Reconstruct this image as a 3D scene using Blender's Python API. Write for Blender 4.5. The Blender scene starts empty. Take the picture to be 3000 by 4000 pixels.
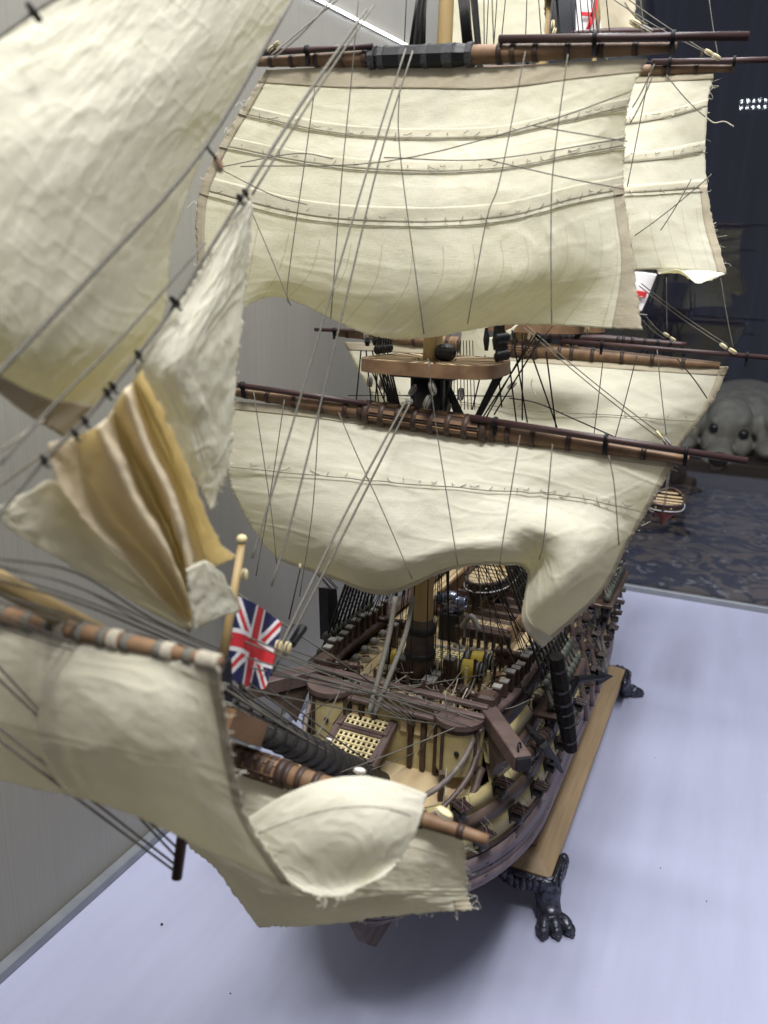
import bpy, math, random
import numpy as np
from mathutils import Vector
random.seed(7); rng = np.random.default_rng(7)
scene = bpy.context.scene
COL = scene.collection

# ------------------------------------------------------------------ camera
H = 0.60                       # camera height above the shelf (m)
FPX = 3134.0                   # focal length in pixels of the 3000 x 4000 photograph
_v = np.array([2957-1500, 1177-2000, FPX]); _Y = _v/np.linalg.norm(_v)
_n = np.cross(_Y, np.array([1, .028, 0.])); _n /= np.linalg.norm(_n)
if _n[1] > 0: _n = -_n
CM = np.array([np.cross(_Y, _n), _Y, _n])        # camera (x right, y down, z forward) -> world
cam = bpy.data.cameras.new('Camera'); camo = bpy.data.objects.new('Camera', cam); COL.objects.link(camo)
cam.sensor_fit = 'VERTICAL'; cam.sensor_height = 36; cam.lens = 36*FPX/4000
cam.clip_start = 0.01; cam.clip_end = 50
from mathutils import Matrix
R_, U_, B_ = CM[:, 0], -CM[:, 1], -CM[:, 2]
camo.matrix_world = Matrix(((R_[0], U_[0], B_[0], 0), (R_[1], U_[1], B_[1], 0), (R_[2], U_[2], B_[2], H), (0, 0, 0, 1)))
cam.dof.use_dof = True; cam.dof.focus_distance = 0.72; cam.dof.aperture_fstop = 9.0
scene.camera = camo
scene.cycles.max_bounces = 6; scene.cycles.diffuse_bounces = 3; scene.cycles.glossy_bounces = 3; scene.cycles.transmission_bounces = 3; scene.cycles.transparent_max_bounces = 8

# ------------------------------------------------------------------ light
w = bpy.data.worlds.new('World'); scene.world = w; w.use_nodes = True
w.node_tree.nodes['Background'].inputs[0].default_value = (0.74, 0.76, 0.85, 1)
w.node_tree.nodes['Background'].inputs[1].default_value = 0.22
def area(name, loc, rot, sx, sy, power, color):
    l = bpy.data.lights.new(name, 'AREA'); l.shape = 'RECTANGLE'; l.size = sx; l.size_y = sy
    l.energy = power; l.color = color
    o = bpy.data.objects.new(name, l); o.location = loc; o.rotation_euler = rot; COL.objects.link(o); return o
area('case_light_right', (0.20, 0.62, 1.62), (0, math.radians(16), 0), 0.12, 1.6, 12.5, (0.96, 0.975, 1.0))
area('case_light_left', (-0.34, 0.95, 1.62), (0, math.radians(-3), 0), 0.12, 1.3, 9.0, (0.95, 0.97, 1.0))
area('case_light_front', (-0.02, 0.00, 1.84), (math.radians(27), 0, 0), 0.8, 0.12, 20.0, (1.0, 0.985, 0.95))
vs = scene.view_settings
vs.view_transform = 'Standard'; vs.look = 'None'; vs.exposure = 0.22; vs.gamma = 1.0

# ------------------------------------------------------------------ pixel helpers (a pixel gives a direction, the plane gives the distance)
def ray(px, py): return CM @ np.array([px-1500, py-2000, FPX])
C0 = np.array([0, 0, H])
def onX(px, py, x): d = ray(px, py); return d*(x/d[0]) + C0
def onY(px, py, y): d = ray(px, py); return d*(y/d[1]) + C0
def onZ(px, py, z): d = ray(px, py); return d*((z-H)/d[2]) + C0
XC, YF, YM, YZ = -0.223, 0.59, 0.867, 1.12     # ship centre line, fore, main and mizzen mast
X, Y = onX, onY

# ------------------------------------------------------------------ materials
MATS = {}
def mat(name, c1, c2=None, rough=0.6, scale=60, stretch=(1, 1, 1), bump=0.15, metal=0.0, spec=0.4, bscale=None, detail=4, mixlo=.35, mixhi=.65):
    m = bpy.data.materials.new(name); m.use_nodes = True; nt = m.node_tree; N = nt.nodes; L = nt.links
    b = N['Principled BSDF']; b.inputs['Roughness'].default_value = rough; b.inputs['Metallic'].default_value = metal
    b.inputs['Specular IOR Level'].default_value = spec
    c2 = c2 or tuple(x*0.72 for x in c1)
    tc = N.new('ShaderNodeTexCoord'); mp = N.new('ShaderNodeMapping'); mp.inputs['Scale'].default_value = stretch
    no = N.new('ShaderNodeTexNoise'); no.inputs['Scale'].default_value = scale; no.inputs['Detail'].default_value = detail
    cr = N.new('ShaderNodeValToRGB'); cr.color_ramp.elements[0].color = (*c1, 1); cr.color_ramp.elements[1].color = (*c2, 1)
    cr.color_ramp.elements[0].position = mixlo; cr.color_ramp.elements[1].position = mixhi
    L.new(tc.outputs['Object'], mp.inputs[0]); L.new(mp.outputs[0], no.inputs['Vector']); L.new(no.outputs[0], cr.inputs[0]); L.new(cr.outputs[0], b.inputs['Base Color'])
    if bump:
        n2 = N.new('ShaderNodeTexNoise'); n2.inputs['Scale'].default_value = bscale or scale*3; n2.inputs['Detail'].default_value = 5
        bp = N.new('ShaderNodeBump'); bp.inputs['Strength'].default_value = bump; bp.inputs['Distance'].default_value = 0.001
        L.new(mp.outputs[0], n2.inputs['Vector']); L.new(n2.outputs[0], bp.inputs['Height']); L.new(bp.outputs[0], b.inputs['Normal'])
    MATS[name] = m; return m

def cloth(name, c1, c2, trans, fac, seams=0.0, weave=0.25):
    """woven cotton: diffuse + translucent, mottled, with fine thread relief and (optionally) drawn seam lines along u"""
    m = bpy.data.materials.new(name); m.use_nodes = True; nt = m.node_tree; N = nt.nodes; L = nt.links
    N.remove(N['Principled BSDF']); out = N['Material Output']
    tc = N.new('ShaderNodeTexCoord')
    n1 = N.new('ShaderNodeTexNoise'); n1.inputs['Scale'].default_value = 38; n1.inputs['Detail'].default_value = 6
    L.new(tc.outputs['Object'], n1.inputs['Vector'])
    cr = N.new('ShaderNodeValToRGB'); cr.color_ramp.elements[0].color = (*c1, 1); cr.color_ramp.elements[1].color = (*c2, 1)
    cr.color_ramp.elements[0].position = .38; cr.color_ramp.elements[1].position = .72
    L.new(n1.outputs[0], cr.inputs[0]); colr = cr.outputs[0]
    # slubs: short threads
    mp = N.new('ShaderNodeMapping'); mp.inputs['Scale'].default_value = (500, 60, 1); L.new(tc.outputs['UV'], mp.inputs[0])
    n2 = N.new('ShaderNodeTexNoise'); n2.inputs['Scale'].default_value = 1; n2.inputs['Detail'].default_value = 2; L.new(mp.outputs[0], n2.inputs['Vector'])
    mp3 = N.new('ShaderNodeMapping'); mp3.inputs['Scale'].default_value = (40, 420, 1); L.new(tc.outputs['UV'], mp3.inputs[0])
    n3 = N.new('ShaderNodeTexNoise'); n3.inputs['Scale'].default_value = 1; n3.inputs['Detail'].default_value = 2; L.new(mp3.outputs[0], n3.inputs['Vector'])
    ad = N.new('ShaderNodeMath'); ad.operation = 'ADD'; L.new(n2.outputs[0], ad.inputs[0]); L.new(n3.outputs[0], ad.inputs[1])
    n4 = N.new('ShaderNodeTexNoise'); n4.inputs['Scale'].default_value = 110; n4.inputs['Detail'].default_value = 4; L.new(tc.outputs['Object'], n4.inputs['Vector'])
    a2 = N.new('ShaderNodeMath'); a2.operation = 'MULTIPLY_ADD'; a2.inputs[1].default_value = 0.9; L.new(n4.outputs[0], a2.inputs[0]); L.new(ad.outputs[0], a2.inputs[2])
    mr = N.new('ShaderNodeMapRange'); mr.inputs[1].default_value = .6; mr.inputs[2].default_value = 1.4; mr.inputs[3].default_value = .86; mr.inputs[4].default_value = 1.08
    L.new(ad.outputs[0], mr.inputs[0])
    mx = N.new('ShaderNodeMix'); mx.data_type = 'RGBA'; mx.blend_type = 'MULTIPLY'; mx.inputs[0].default_value = 1
    L.new(colr, mx.inputs[6]); L.new(mr.outputs[0], mx.inputs[7]); colr = mx.outputs[2]
    if seams:
        sx = N.new('ShaderNodeSeparateXYZ'); L.new(tc.outputs['UV'], sx.inputs[0])
        mu = N.new('ShaderNodeMath'); mu.operation = 'MULTIPLY'; mu.inputs[1].default_value = seams; L.new(sx.outputs[0], mu.inputs[0])
        fr = N.new('ShaderNodeMath'); fr.operation = 'FRACT'; L.new(mu.outputs[0], fr.inputs[0])
        lt = N.new('ShaderNodeMath'); lt.operation = 'LESS_THAN'; lt.inputs[1].default_value = .035; L.new(fr.outputs[0], lt.inputs[0])
        v2 = N.new('ShaderNodeMath'); v2.operation = 'GREATER_THAN'; v2.inputs[1].default_value = .66; L.new(sx.outputs[1], v2.inputs[0])
        m3 = N.new('ShaderNodeMath'); m3.operation = 'MULTIPLY'; L.new(lt.outputs[0], m3.inputs[0]); L.new(v2.outputs[0], m3.inputs[1])
        m4 = N.new('ShaderNodeMath'); m4.operation = 'MULTIPLY'; m4.inputs[1].default_value = .42; L.new(m3.outputs[0], m4.inputs[0])
        mz = N.new('ShaderNodeMix'); mz.data_type = 'RGBA'; mz.inputs[7].default_value = (.27, .24, .13, 1)
        L.new(m4.outputs[0], mz.inputs[0]); L.new(colr, mz.inputs[6]); colr = mz.outputs[2]
    bp = N.new('ShaderNodeBump'); bp.inputs['Strength'].default_value = weave; bp.inputs['Distance'].default_value = .0012
    L.new(a2.outputs[0], bp.inputs['Height'])
    d = N.new('ShaderNodeBsdfDiffuse'); t = N.new('ShaderNodeBsdfTranslucent'); t.inputs[0].default_value = (*trans, 1)
    L.new(colr, d.inputs[0]); L.new(bp.outputs[0], d.inputs['Normal']); L.new(bp.outputs[0], t.inputs['Normal'])
    ms = N.new('ShaderNodeMixShader'); ms.inputs[0].default_value = fac
    L.new(d.outputs[0], ms.inputs[1]); L.new(t.outputs[0], ms.inputs[2]); L.new(ms.outputs[0], out.inputs[0])
    MATS[name] = m; return m
SA, SB, ST = (.885, .87, .79), (.825, .805, .71), (.96, .90, .52)
cloth('sailcloth', SA, SB, ST, .38)
cloth('sailcloth_seamed', SA, SB, ST, .38, seams=17)
cloth('sailcloth_thin', (.88, .85, .73), (.82, .78, .64), (.97, .93, .72), .40)
cloth('sailcloth_fold', (.92, .85, .70), (.86, .78, .62), (1.0, .87, .54), .50)
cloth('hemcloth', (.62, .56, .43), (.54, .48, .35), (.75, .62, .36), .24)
cloth('sailcloth_jib', SA, SB, ST, .38, weave=.10)
cloth('reefcloth', (.82, .79, .67), (.76, .72, .59), (.92, .85, .50), .36)
mat('walnut', (0.072, 0.043, 0.032), (0.038, 0.022, 0.017), .5, 90, (1, .25, 1), .2)
mat('mahogany', (0.062, 0.032, 0.031), (0.036, 0.018, 0.018), .42, 90, (.3, 1, 1), .15)
mat('pear', (0.235, 0.14, 0.075), (0.15, 0.085, 0.045), .55, 80, (1, .3, 1), .15)
mat('brownwale', (0.118, 0.082, 0.066), (0.066, 0.044, 0.036), .55, 120, (1, .15, 1), .25)
mat('mauve', (0.215, 0.165, 0.17), (0.13, 0.095, 0.105), .55, 130, (1, .12, .6), .3)
mat('ochre', (.50, .42, .215), (.38, .31, .145), .6, 70, (1, .4, 1), .15)
mat('deckwood', (.68, .53, .31), (.56, .42, .23), .55, 120, (1, .12, 1), .12)
mat('lightwood', (.62, .49, .30), (.52, .39, .22), .6, 90, (1, .3, 1), .1)
mat('boxwood', (.78, .68, .40), (.66, .55, .30), .5, 120, (1, 1, 1), .1)
mat('mastwood', (0.46, 0.335, 0.16), (0.36, 0.25, 0.11), .5, 60, (1, 1, .2), .1)
mat('black', (.016, .016, .019), (.008, .008, .010), .45, 120, bump=.2)
mat('blackiron', (.010, .010, .013), (.005, .005, .007), .62, 150, bump=.1, spec=.25)
mat('gunmetal', (.10, .095, .10), (.045, .04, .042), .42, 120, bump=.15, metal=.3)
mat('lidwood', (.060, .036, .032), (.030, .018, .018), .42, 200, (.2, 1, 1), .2)
mat('deadeyewood', (.085, .090, .075), (.040, .043, .037), .6, 200, bump=.2)
mat('darkmast', (.070, .045, .032), (.040, .026, .020), .5, 90, bump=.2)
mat('bronze', (.085, .052, .042), (.045, .028, .024), .38, 120, bump=.15, metal=.35)
mat('steel', (.30, .32, .42), (.20, .21, .30), .22, 60, bump=.05, metal=.9)
mat('greywood', (0.27, 0.255, 0.24), (0.17, 0.158, 0.148), .6, 100, bump=.2)
mat('rosewood', (.128, .088, .080), (.080, .053, .048), .45, 100, (.4, 1, 1), .15)
mat('ropedark', (.030, .028, .025), (.016, .015, .014), .85, 900, bump=.5, bscale=2500)
mat('reefrope', (.27, .25, .19), (.20, .18, .13), .9, 900, bump=.4, bscale=2500)
mat('seizing', (.085, .085, .092), (.04, .04, .045), .8, 900, bump=.4, bscale=2500)
mat('ropegrey', (.190, .178, .150), (.125, .115, .095), .9, 900, bump=.5, bscale=2500)
mat('ropepale', (.48, .44, .35), (.36, .32, .25), .9, 900, bump=.5, bscale=2500)
mat('pewter', (.105, .108, .135), (.035, .036, .050), .34, 170, bump=.9, metal=.75, bscale=230)
mat('plinthwood', (.37, .265, .155), (.31, .215, .12), .5, 260, (1, .06, 1), .12)
mat('plinthdark', (.135, .068, .035), (.10, .05, .026), .5, 300, (1, .3, 1), .2)
mat('shelfwhite', (.425, .442, .590), (.408, .424, .570), .38, 5, bump=.02, spec=.25)
mat('alu', (.27, .285, .31), (.23, .245, .27), .4, 40, bump=.03, metal=.3)
mat('flagblue', (.020, .024, .095), (.014, .017, .07), .8, 100, bump=.1)
mat('flagwhite', (.78, .76, .76), (.70, .68, .70), .8, 100, bump=.1)
mat('flagred', (.62, .035, .045), (.52, .026, .035), .8, 100, bump=.1)
mat('redbottom', (.20, .030, .025), (.14, .02, .018), .5, 100, bump=.1)
mat('dogfur', (.42, .385, .335), (.22, .20, .17), .9, 22, (1, 1, .5), 1.0, bscale=170, mixlo=.3, mixhi=.75)
mat('doglight', (.66, .58, .46), (.52, .44, .33), .9, 35, (1, 1, 1), .9, bscale=140)
mat('dogdark', (.02, .017, .017), (.012, .010, .010), .25, 60, bump=.05, spec=.6)
mat('roomfloor', (.050, .035, .026), (.035, .025, .019), .5, 12, (1, 8, 1), .05)
mat('roomwall', (.026, .028, .075), (.014, .014, .040), .7, 3, (6, 1, .3), .2, bscale=20)
mat('stepwood', (.060, .042, .034), (.04, .028, .022), .45, 20, (.2, 3, 1), .1)
mat('stockblack', (.022, .019, .019), (.012, .010, .010), .85, 150, bump=.3, spec=.15)
mat('headgrey', (.20, .165, .145), (.12, .095, .085), .55, 120, bump=.2)
mat('spar_black', (.062, .056, .052), (.032, .029, .028), .6, 150, bump=.25)
mat('speck', (.02, .02, .02), None, .9, 50)

def shelfwear():
    m = MATS['shelfwhite']; nt = m.node_tree; N = nt.nodes; L = nt.links; b = N['Principled BSDF']
    src = b.inputs['Base Color'].links[0].from_socket
    tc = N.new('ShaderNodeTexCoord'); mp = N.new('ShaderNodeMapping'); mp.inputs['Scale'].default_value = (30, 3, 1); mp.inputs['Rotation'].default_value = (0, 0, .5)
    no = N.new('ShaderNodeTexNoise'); no.inputs['Scale'].default_value = 1; no.inputs['Detail'].default_value = 6; no.inputs['Roughness'].default_value = .65
    L.new(tc.outputs['Object'], mp.inputs[0]); L.new(mp.outputs[0], no.inputs['Vector'])
    mr = N.new('ShaderNodeMapRange'); mr.inputs[1].default_value = .3; mr.inputs[2].default_value = .7; mr.inputs[3].default_value = .93; mr.inputs[4].default_value = 1.05; L.new(no.outputs[0], mr.inputs[0])
    mx = N.new('ShaderNodeMix'); mx.data_type = 'RGBA'; mx.blend_type = 'MULTIPLY'; mx.inputs[0].default_value = 1
    L.new(src, mx.inputs[6]); L.new(mr.outputs[0], mx.inputs[7]); L.new(mx.outputs[2], b.inputs['Base Color'])
    m2 = N.new('ShaderNodeMapRange'); m2.inputs[3].default_value = .22; m2.inputs[4].default_value = .48; L.new(no.outputs[0], m2.inputs[0]); L.new(m2.outputs[0], b.inputs['Roughness'])
    b.inputs['Specular IOR Level'].default_value = .45
shelfwear()
def nails():
    m = MATS['mauve']; nt = m.node_tree; N = nt.nodes; L = nt.links; b = N['Principled BSDF']
    src = b.inputs['Base Color'].links[0].from_socket
    tc = N.new('ShaderNodeTexCoord'); mp = N.new('ShaderNodeMapping'); mp.inputs['Scale'].default_value = (0, 62, 120)
    vo = N.new('ShaderNodeTexVoronoi'); vo.inputs['Scale'].default_value = 1.0; vo.inputs['Randomness'].default_value = .55
    L.new(tc.outputs['Object'], mp.inputs[0]); L.new(mp.outputs[0], vo.inputs['Vector'])
    lt = N.new('ShaderNodeMath'); lt.operation = 'LESS_THAN'; lt.inputs[1].default_value = .13; L.new(vo.outputs['Distance'], lt.inputs[0])
    mx = N.new('ShaderNodeMix'); mx.data_type = 'RGBA'; mx.inputs[7].default_value = (.035, .025, .030, 1)
    L.new(lt.outputs[0], mx.inputs[0]); L.new(src, mx.inputs[6]); L.new(mx.outputs[2], b.inputs['Base Color'])
nails()
def wallpaper():
    m = mat('wallpaper', (.40, .395, .365), (.34, .335, .31), .36, 9, (1, 1, .25), .05)
    nt = m.node_tree; N = nt.nodes; L = nt.links; b = N['Principled BSDF']
    tc = N.new('ShaderNodeTexCoord'); mp = N.new('ShaderNodeMapping'); mp.inputs['Scale'].default_value = (1, 900, 4)
    no = N.new('ShaderNodeTexNoise'); no.inputs['Scale'].default_value = 1.0; no.inputs['Detail'].default_value = 3
    L.new(tc.outputs['Object'], mp.inputs[0]); L.new(mp.outputs[0], no.inputs['Vector'])
    cr = N.new('ShaderNodeValToRGB'); cr.color_ramp.elements[0].color = (.268, .256, .224, 1); cr.color_ramp.elements[1].color = (.296, .285, .252, 1)
    cr.color_ramp.elements[0].position = .30; cr.color_ramp.elements[1].position = .50
    L.new(no.outputs[0], cr.inputs[0]); L.new(cr.outputs[0], b.inputs['Base Color'])
    bp = N.new('ShaderNodeBump'); bp.inputs['Strength'].default_value = .15; bp.inputs['Distance'].default_value = .0004
    L.new(no.outputs[0], bp.inputs['Height']); L.new(bp.outputs[0], b.inputs['Normal'])
wallpaper()
def rugmat():
    m = bpy.data.materials.new('rugpile'); m.use_nodes = True; nt = m.node_tree; N = nt.nodes; L = nt.links; b = N['Principled BSDF']
    b.inputs['Roughness'].default_value = .95; b.inputs['Specular IOR Level'].default_value = .1
    tc = N.new('ShaderNodeTexCoord')
    no = N.new('ShaderNodeTexNoise'); no.inputs['Scale'].default_value = 9; no.inputs['Detail'].default_value = 4; no.inputs['Distortion'].default_value = 2.6
    L.new(tc.outputs['Object'], no.inputs['Vector'])
    cr = N.new('ShaderNodeValToRGB'); e = cr.color_ramp.elements
    e[0].position = .42; e[0].color = (.026, .027, .044, 1); e[1].position = .56; e[1].color = (.135, .105, .092, 1)
    x = e.new(.47); x.color = (.040, .038, .055, 1)
    x = e.new(.515); x.color = (.082, .070, .070, 1)
    L.new(no.outputs[0], cr.inputs[0])
    vo = N.new('ShaderNodeTexNoise'); vo.inputs['Scale'].default_value = 26; vo.inputs['Detail'].default_value = 5; vo.inputs['Distortion'].default_value = .8
    L.new(tc.outputs['Object'], vo.inputs['Vector'])
    c2 = N.new('ShaderNodeValToRGB'); c2.color_ramp.elements[0].position = .615; c2.color_ramp.elements[0].color = (0, 0, 0, 1); c2.color_ramp.elements[1].position = .66; c2.color_ramp.elements[1].color = (.8, .8, .8, 1)
    L.new(vo.outputs[0], c2.inputs[0])
    mx = N.new('ShaderNodeMix'); mx.data_type = 'RGBA'; mx.inputs[7].default_value = (.27, .26, .27, 1)
    L.new(c2.outputs[0], mx.inputs[0]); L.new(cr.outputs[0], mx.inputs[6]); L.new(mx.outputs[2], b.inputs['Base Color'])
    n3 = N.new('ShaderNodeTexNoise'); n3.inputs['Scale'].default_value = 260; L.new(tc.outputs['Object'], n3.inputs['Vector'])
    bp = N.new('ShaderNodeBump'); bp.inputs['Strength'].default_value = .8; bp.inputs['Distance'].default_value = .004
    L.new(n3.outputs[0], bp.inputs['Height']); L.new(bp.outputs[0], b.inputs['Normal'])
    MATS['rugpile'] = m
rugmat()
def glassmat():
    m = bpy.data.materials.new('paneglass'); m.use_nodes = True; nt = m.node_tree; N = nt.nodes; L = nt.links
    N.remove(N['Principled BSDF']); out = N['Material Output']
    tr = N.new('ShaderNodeBsdfTransparent'); tr.inputs[0].default_value = (.93, .95, .95, 1)
    gl = N.new('ShaderNodeBsdfGlossy'); gl.inputs['Roughness'].default_value = .015; gl.inputs[0].default_value = (.95, .96, 1, 1)
    lw = N.new('ShaderNodeLayerWeight'); lw.inputs[0].default_value = .5
    pw = N.new('ShaderNodeMath'); pw.operation = 'POWER'; pw.inputs[1].default_value = 4.5; L.new(lw.outputs['Facing'], pw.inputs[0])
    fr = N.new('ShaderNodeMath'); fr.operation = 'MULTIPLY_ADD'; fr.inputs[1].default_value = .92; fr.inputs[2].default_value = .045; L.new(pw.outputs[0], fr.inputs[0])
    ms = N.new('ShaderNodeMixShader')
    L.new(fr.outputs[0], ms.inputs[0]); L.new(tr.outputs[0], ms.inputs[1]); L.new(gl.outputs[0], ms.inputs[2]); L.new(ms.outputs[0], out.inputs[0])
    MATS['paneglass'] = m
glassmat()
def emit(name, col, s):
    m = bpy.data.materials.new(name); m.use_nodes = True; nt = m.node_tree; b = nt.nodes['Principled BSDF']
    b.inputs['Emission Color'].default_value = (*col, 1); b.inputs['Emission Strength'].default_value = s; MATS[name] = m
emit('ledreflection', (.95, .97, 1), 9)
emit('leddim', (.9, .95, 1), 30.0)

# ------------------------------------------------------------------ mesh helpers
class MB:
    def __init__(s): s.v = []; s.f = []
    def add(s, v, f):
        k = len(s.v); s.v += [tuple(p) for p in v]; s.f += [tuple(i+k for i in q) for q in f]; return s
    def box(s, c, d, R=None, bev=0.0):
        dx, dy, dz = d[0]/2, d[1]/2, d[2]/2
        b = min(bev, dx*.9, dy*.9, dz*.9)
        if b <= 0:
            P = [(x, y, z) for x in (-dx, dx) for y in (-dy, dy) for z in (-dz, dz)]
            F = [(0, 1, 3, 2), (4, 6, 7, 5), (0, 4, 5, 1), (2, 3, 7, 6), (0, 2, 6, 4), (1, 5, 7, 3)]
        else:
            ring = [(-dx+b, -dy), (dx-b, -dy), (dx, -dy+b), (dx, dy-b), (dx-b, dy), (-dx+b, dy), (-dx, dy-b), (-dx, -dy+b)]
            inn = [(x*(dx-b)/dx, y*(dy-b)/dy) for x, y in ring]
            P = [(x, y, -dz) for x, y in inn]+[(x, y, -dz+b) for x, y in ring]+[(x, y, dz-b) for x, y in ring]+[(x, y, dz) for x, y in inn]
            F = [tuple(range(7, -1, -1)), tuple(range(24, 32))]
            for r in range(3):
                for i in range(8): j = (i+1) % 8; F.append((r*8+i, r*8+j, r*8+8+j, r*8+8+i))
        P = np.array(P)
        if R is not None: P = P @ np.array(R).T
        return s.add(P+np.array(c), F)
    def beam(s, a, b, wd, ht, up=(0, 0, 1), bev=0.0):
        a = np.array(a, float); b = np.array(b, float); d = b-a; l = np.linalg.norm(d); y = d/l
        x = np.cross(y, up); x /= np.linalg.norm(x); z = np.cross(x, y)
        return s.box((a+b)/2, (wd, l, ht), np.array([x, y, z]).T, bev)
    def tube(s, pts, r, n=8, cap=True):
        pts = np.array(pts, float); m = len(pts); rr = np.broadcast_to(np.array(r, float), (m,))
        t = np.gradient(pts, axis=0); t /= np.linalg.norm(t, axis=1)[:, None]+1e-12
        u = np.cross(t[0], (0, 0, 1.)); 
        if np.linalg.norm(u) < 1e-3: u = np.cross(t[0], (1., 0, 0))
        u /= np.linalg.norm(u); V = []
        for i in range(m):
            u = u-t[i]*np.dot(u, t[i]); u /= np.linalg.norm(u); q = np.cross(t[i], u)
            for k in range(n): a = 2*math.pi*k/n; V.append(pts[i]+rr[i]*(math.cos(a)*u+math.sin(a)*q))
        F = [(i*n+k, i*n+(k+1) % n, (i+1)*n+(k+1) % n, (i+1)*n+k) for i in range(m-1) for k in range(n)]
        if cap: F += [tuple(range(n-1, -1, -1)), tuple(range((m-1)*n, m*n))]
        return s.add(V, F)
    def ellip(s, c, r, R=None, nu=12, nv=7):
        P = [(0, 0, -1)]+[(math.cos(2*math.pi*i/nu)*math.sin(math.pi*j/nv), math.sin(2*math.pi*i/nu)*math.sin(math.pi*j/nv), -math.cos(math.pi*j/nv)) for j in range(1, nv) for i in range(nu)]+[(0, 0, 1)]
        P = np.array(P)*np.array(r)
        if R is not None: P = P @ np.array(R).T
        F = [(0, 1+(i+1) % nu, 1+i) for i in range(nu)]
        for j in range(nv-2):
            for i in range(nu): F.append((1+j*nu+i, 1+j*nu+(i+1) % nu, 1+(j+1)*nu+(i+1) % nu, 1+(j+1)*nu+i))
        k = 1+(nv-2)*nu; F += [(k+i, k+(i+1) % nu, k+nu) for i in range(nu)]
        return s.add(P+np.array(c), F)
    def torus(s, c, ax, R, r, n=16, m=6):
        ax = np.array(ax, float); ax /= np.linalg.norm(ax); u = np.cross(ax, (0, 0, 1.))
        if np.linalg.norm(u) < 1e-3: u = np.cross(ax, (1., 0, 0))
        u /= np.linalg.norm(u); q = np.cross(ax, u); V = []
        for i in range(n):
            a = 2*math.pi*i/n; e = math.cos(a)*u+math.sin(a)*q
            for k in range(m): b = 2*math.pi*k/m; V.append(np.array(c)+e*(R+r*math.cos(b))+ax*r*math.sin(b))
        return s.add(V, [(i*m+k, ((i+1) % n)*m+k, ((i+1) % n)*m+(k+1) % m, i*m+(k+1) % m) for i in range(n) for k in range(m)])
    def prism(s, poly, nrm, th):
        poly = np.array(poly, float); nrm = np.array(nrm, float); nrm /= np.linalg.norm(nrm); n = len(poly)
        V = list(poly-nrm*th/2)+list(poly+nrm*th/2)
        return s.add(V, [tuple(range(n-1, -1, -1)), tuple(range(n, 2*n))]+[(i, (i+1) % n, n+(i+1) % n, n+i) for i in range(n)])
    def build(s, name, m, parent=None, smooth=False, kind=None, label=None):
        me = bpy.data.meshes.new(name); me.from_pydata(s.v, [], s.f); me.update()
        return link(name, me, m, parent, smooth, kind, label)
# every mesh is written in world coordinates; parents are Empties at '_w' (their base) or meshes at the origin of that thing
def thing(name, label, cat, loc, group=None):
    o = bpy.data.objects.new(name, None); COL.objects.link(o); o.location = loc; o.empty_display_size = .02
    o['_w'] = tuple(float(c) for c in loc); o['label'] = label; o['category'] = cat
    if group: o['group'] = group
    return o
def link(name, me, m, parent=None, smooth=False, kind=None, label=None):
    if m is not None and not me.materials: me.materials.append(MATS[m])
    if smooth: me.polygons.foreach_set('use_smooth', [True]*len(me.polygons))
    o = bpy.data.objects.new(name, me); COL.objects.link(o)
    if parent is not None:
        o.parent = parent
        if parent.type == 'EMPTY': o.location = tuple(-c for c in parent['_w'])
    if kind: o['kind'] = kind
    if label: o['label'] = label
    return o
def tag(o, label, cat, group=None):
    o['label'] = label; o['category'] = cat
    if group: o['group'] = group
    return o

def crspline(P, n):
    """Catmull-Rom through rows of P (m,d) -> (n,d)"""
    P = np.array(P, float); m = len(P); t = np.linspace(0, m-1, n); i = np.minimum(t.astype(int), m-2); f = (t-i)[:, None]
    E = np.vstack([2*P[0]-P[1], P, 2*P[-1]-P[-2]])
    p0, p1, p2, p3 = E[i], E[i+1], E[i+2], E[i+3]
    return .5*((2*p1)+(-p0+p2)*f+(2*p0-5*p1+4*p2-p3)*f**2+(-p0+3*p1-3*p2+p3)*f**3)
def vnoise(u, v, seed):
    r = np.random.default_rng(seed); G = r.random((64, 64)); iu = np.floor(u).astype(int); iv = np.floor(v).astype(int)
    fu = u-iu; fv = v-iv; fu = fu*fu*(3-2*fu); fv = fv*fv*(3-2*fv)
    g = lambda a, b: G[a % 64, b % 64]
    return (g(iu, iv)*(1-fu)+g(iu+1, iv)*fu)*(1-fv)+(g(iu, iv+1)*(1-fu)+g(iu+1, iv+1)*fu)*fv-.5
def surf(ctrl, mode, nu, nv):
    """ctrl[r][c]=(px,py,d): d is the world Y (square sails) or X (fore-and-aft sails) of that point"""
    fn = onY if mode == 'Y' else onX
    W = np.array([[fn(*p) for p in row] for row in ctrl])
    A = np.stack([crspline(W[r], nu) for r in range(len(W))])
    return np.stack([crspline(A[:, c], nv) for c in range(nu)], axis=1)       # (nv,nu,3)
def normals(S):
    du = np.gradient(S, axis=1); dv = np.gradient(S, axis=0); n = np.cross(du, dv); n /= np.linalg.norm(n, axis=2)[:, :, None]+1e-12
    c = C0-S
    sg = np.sign((n*c).sum(2)); return n*np.where(sg == 0, 1, sg)[:, :, None]
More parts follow.
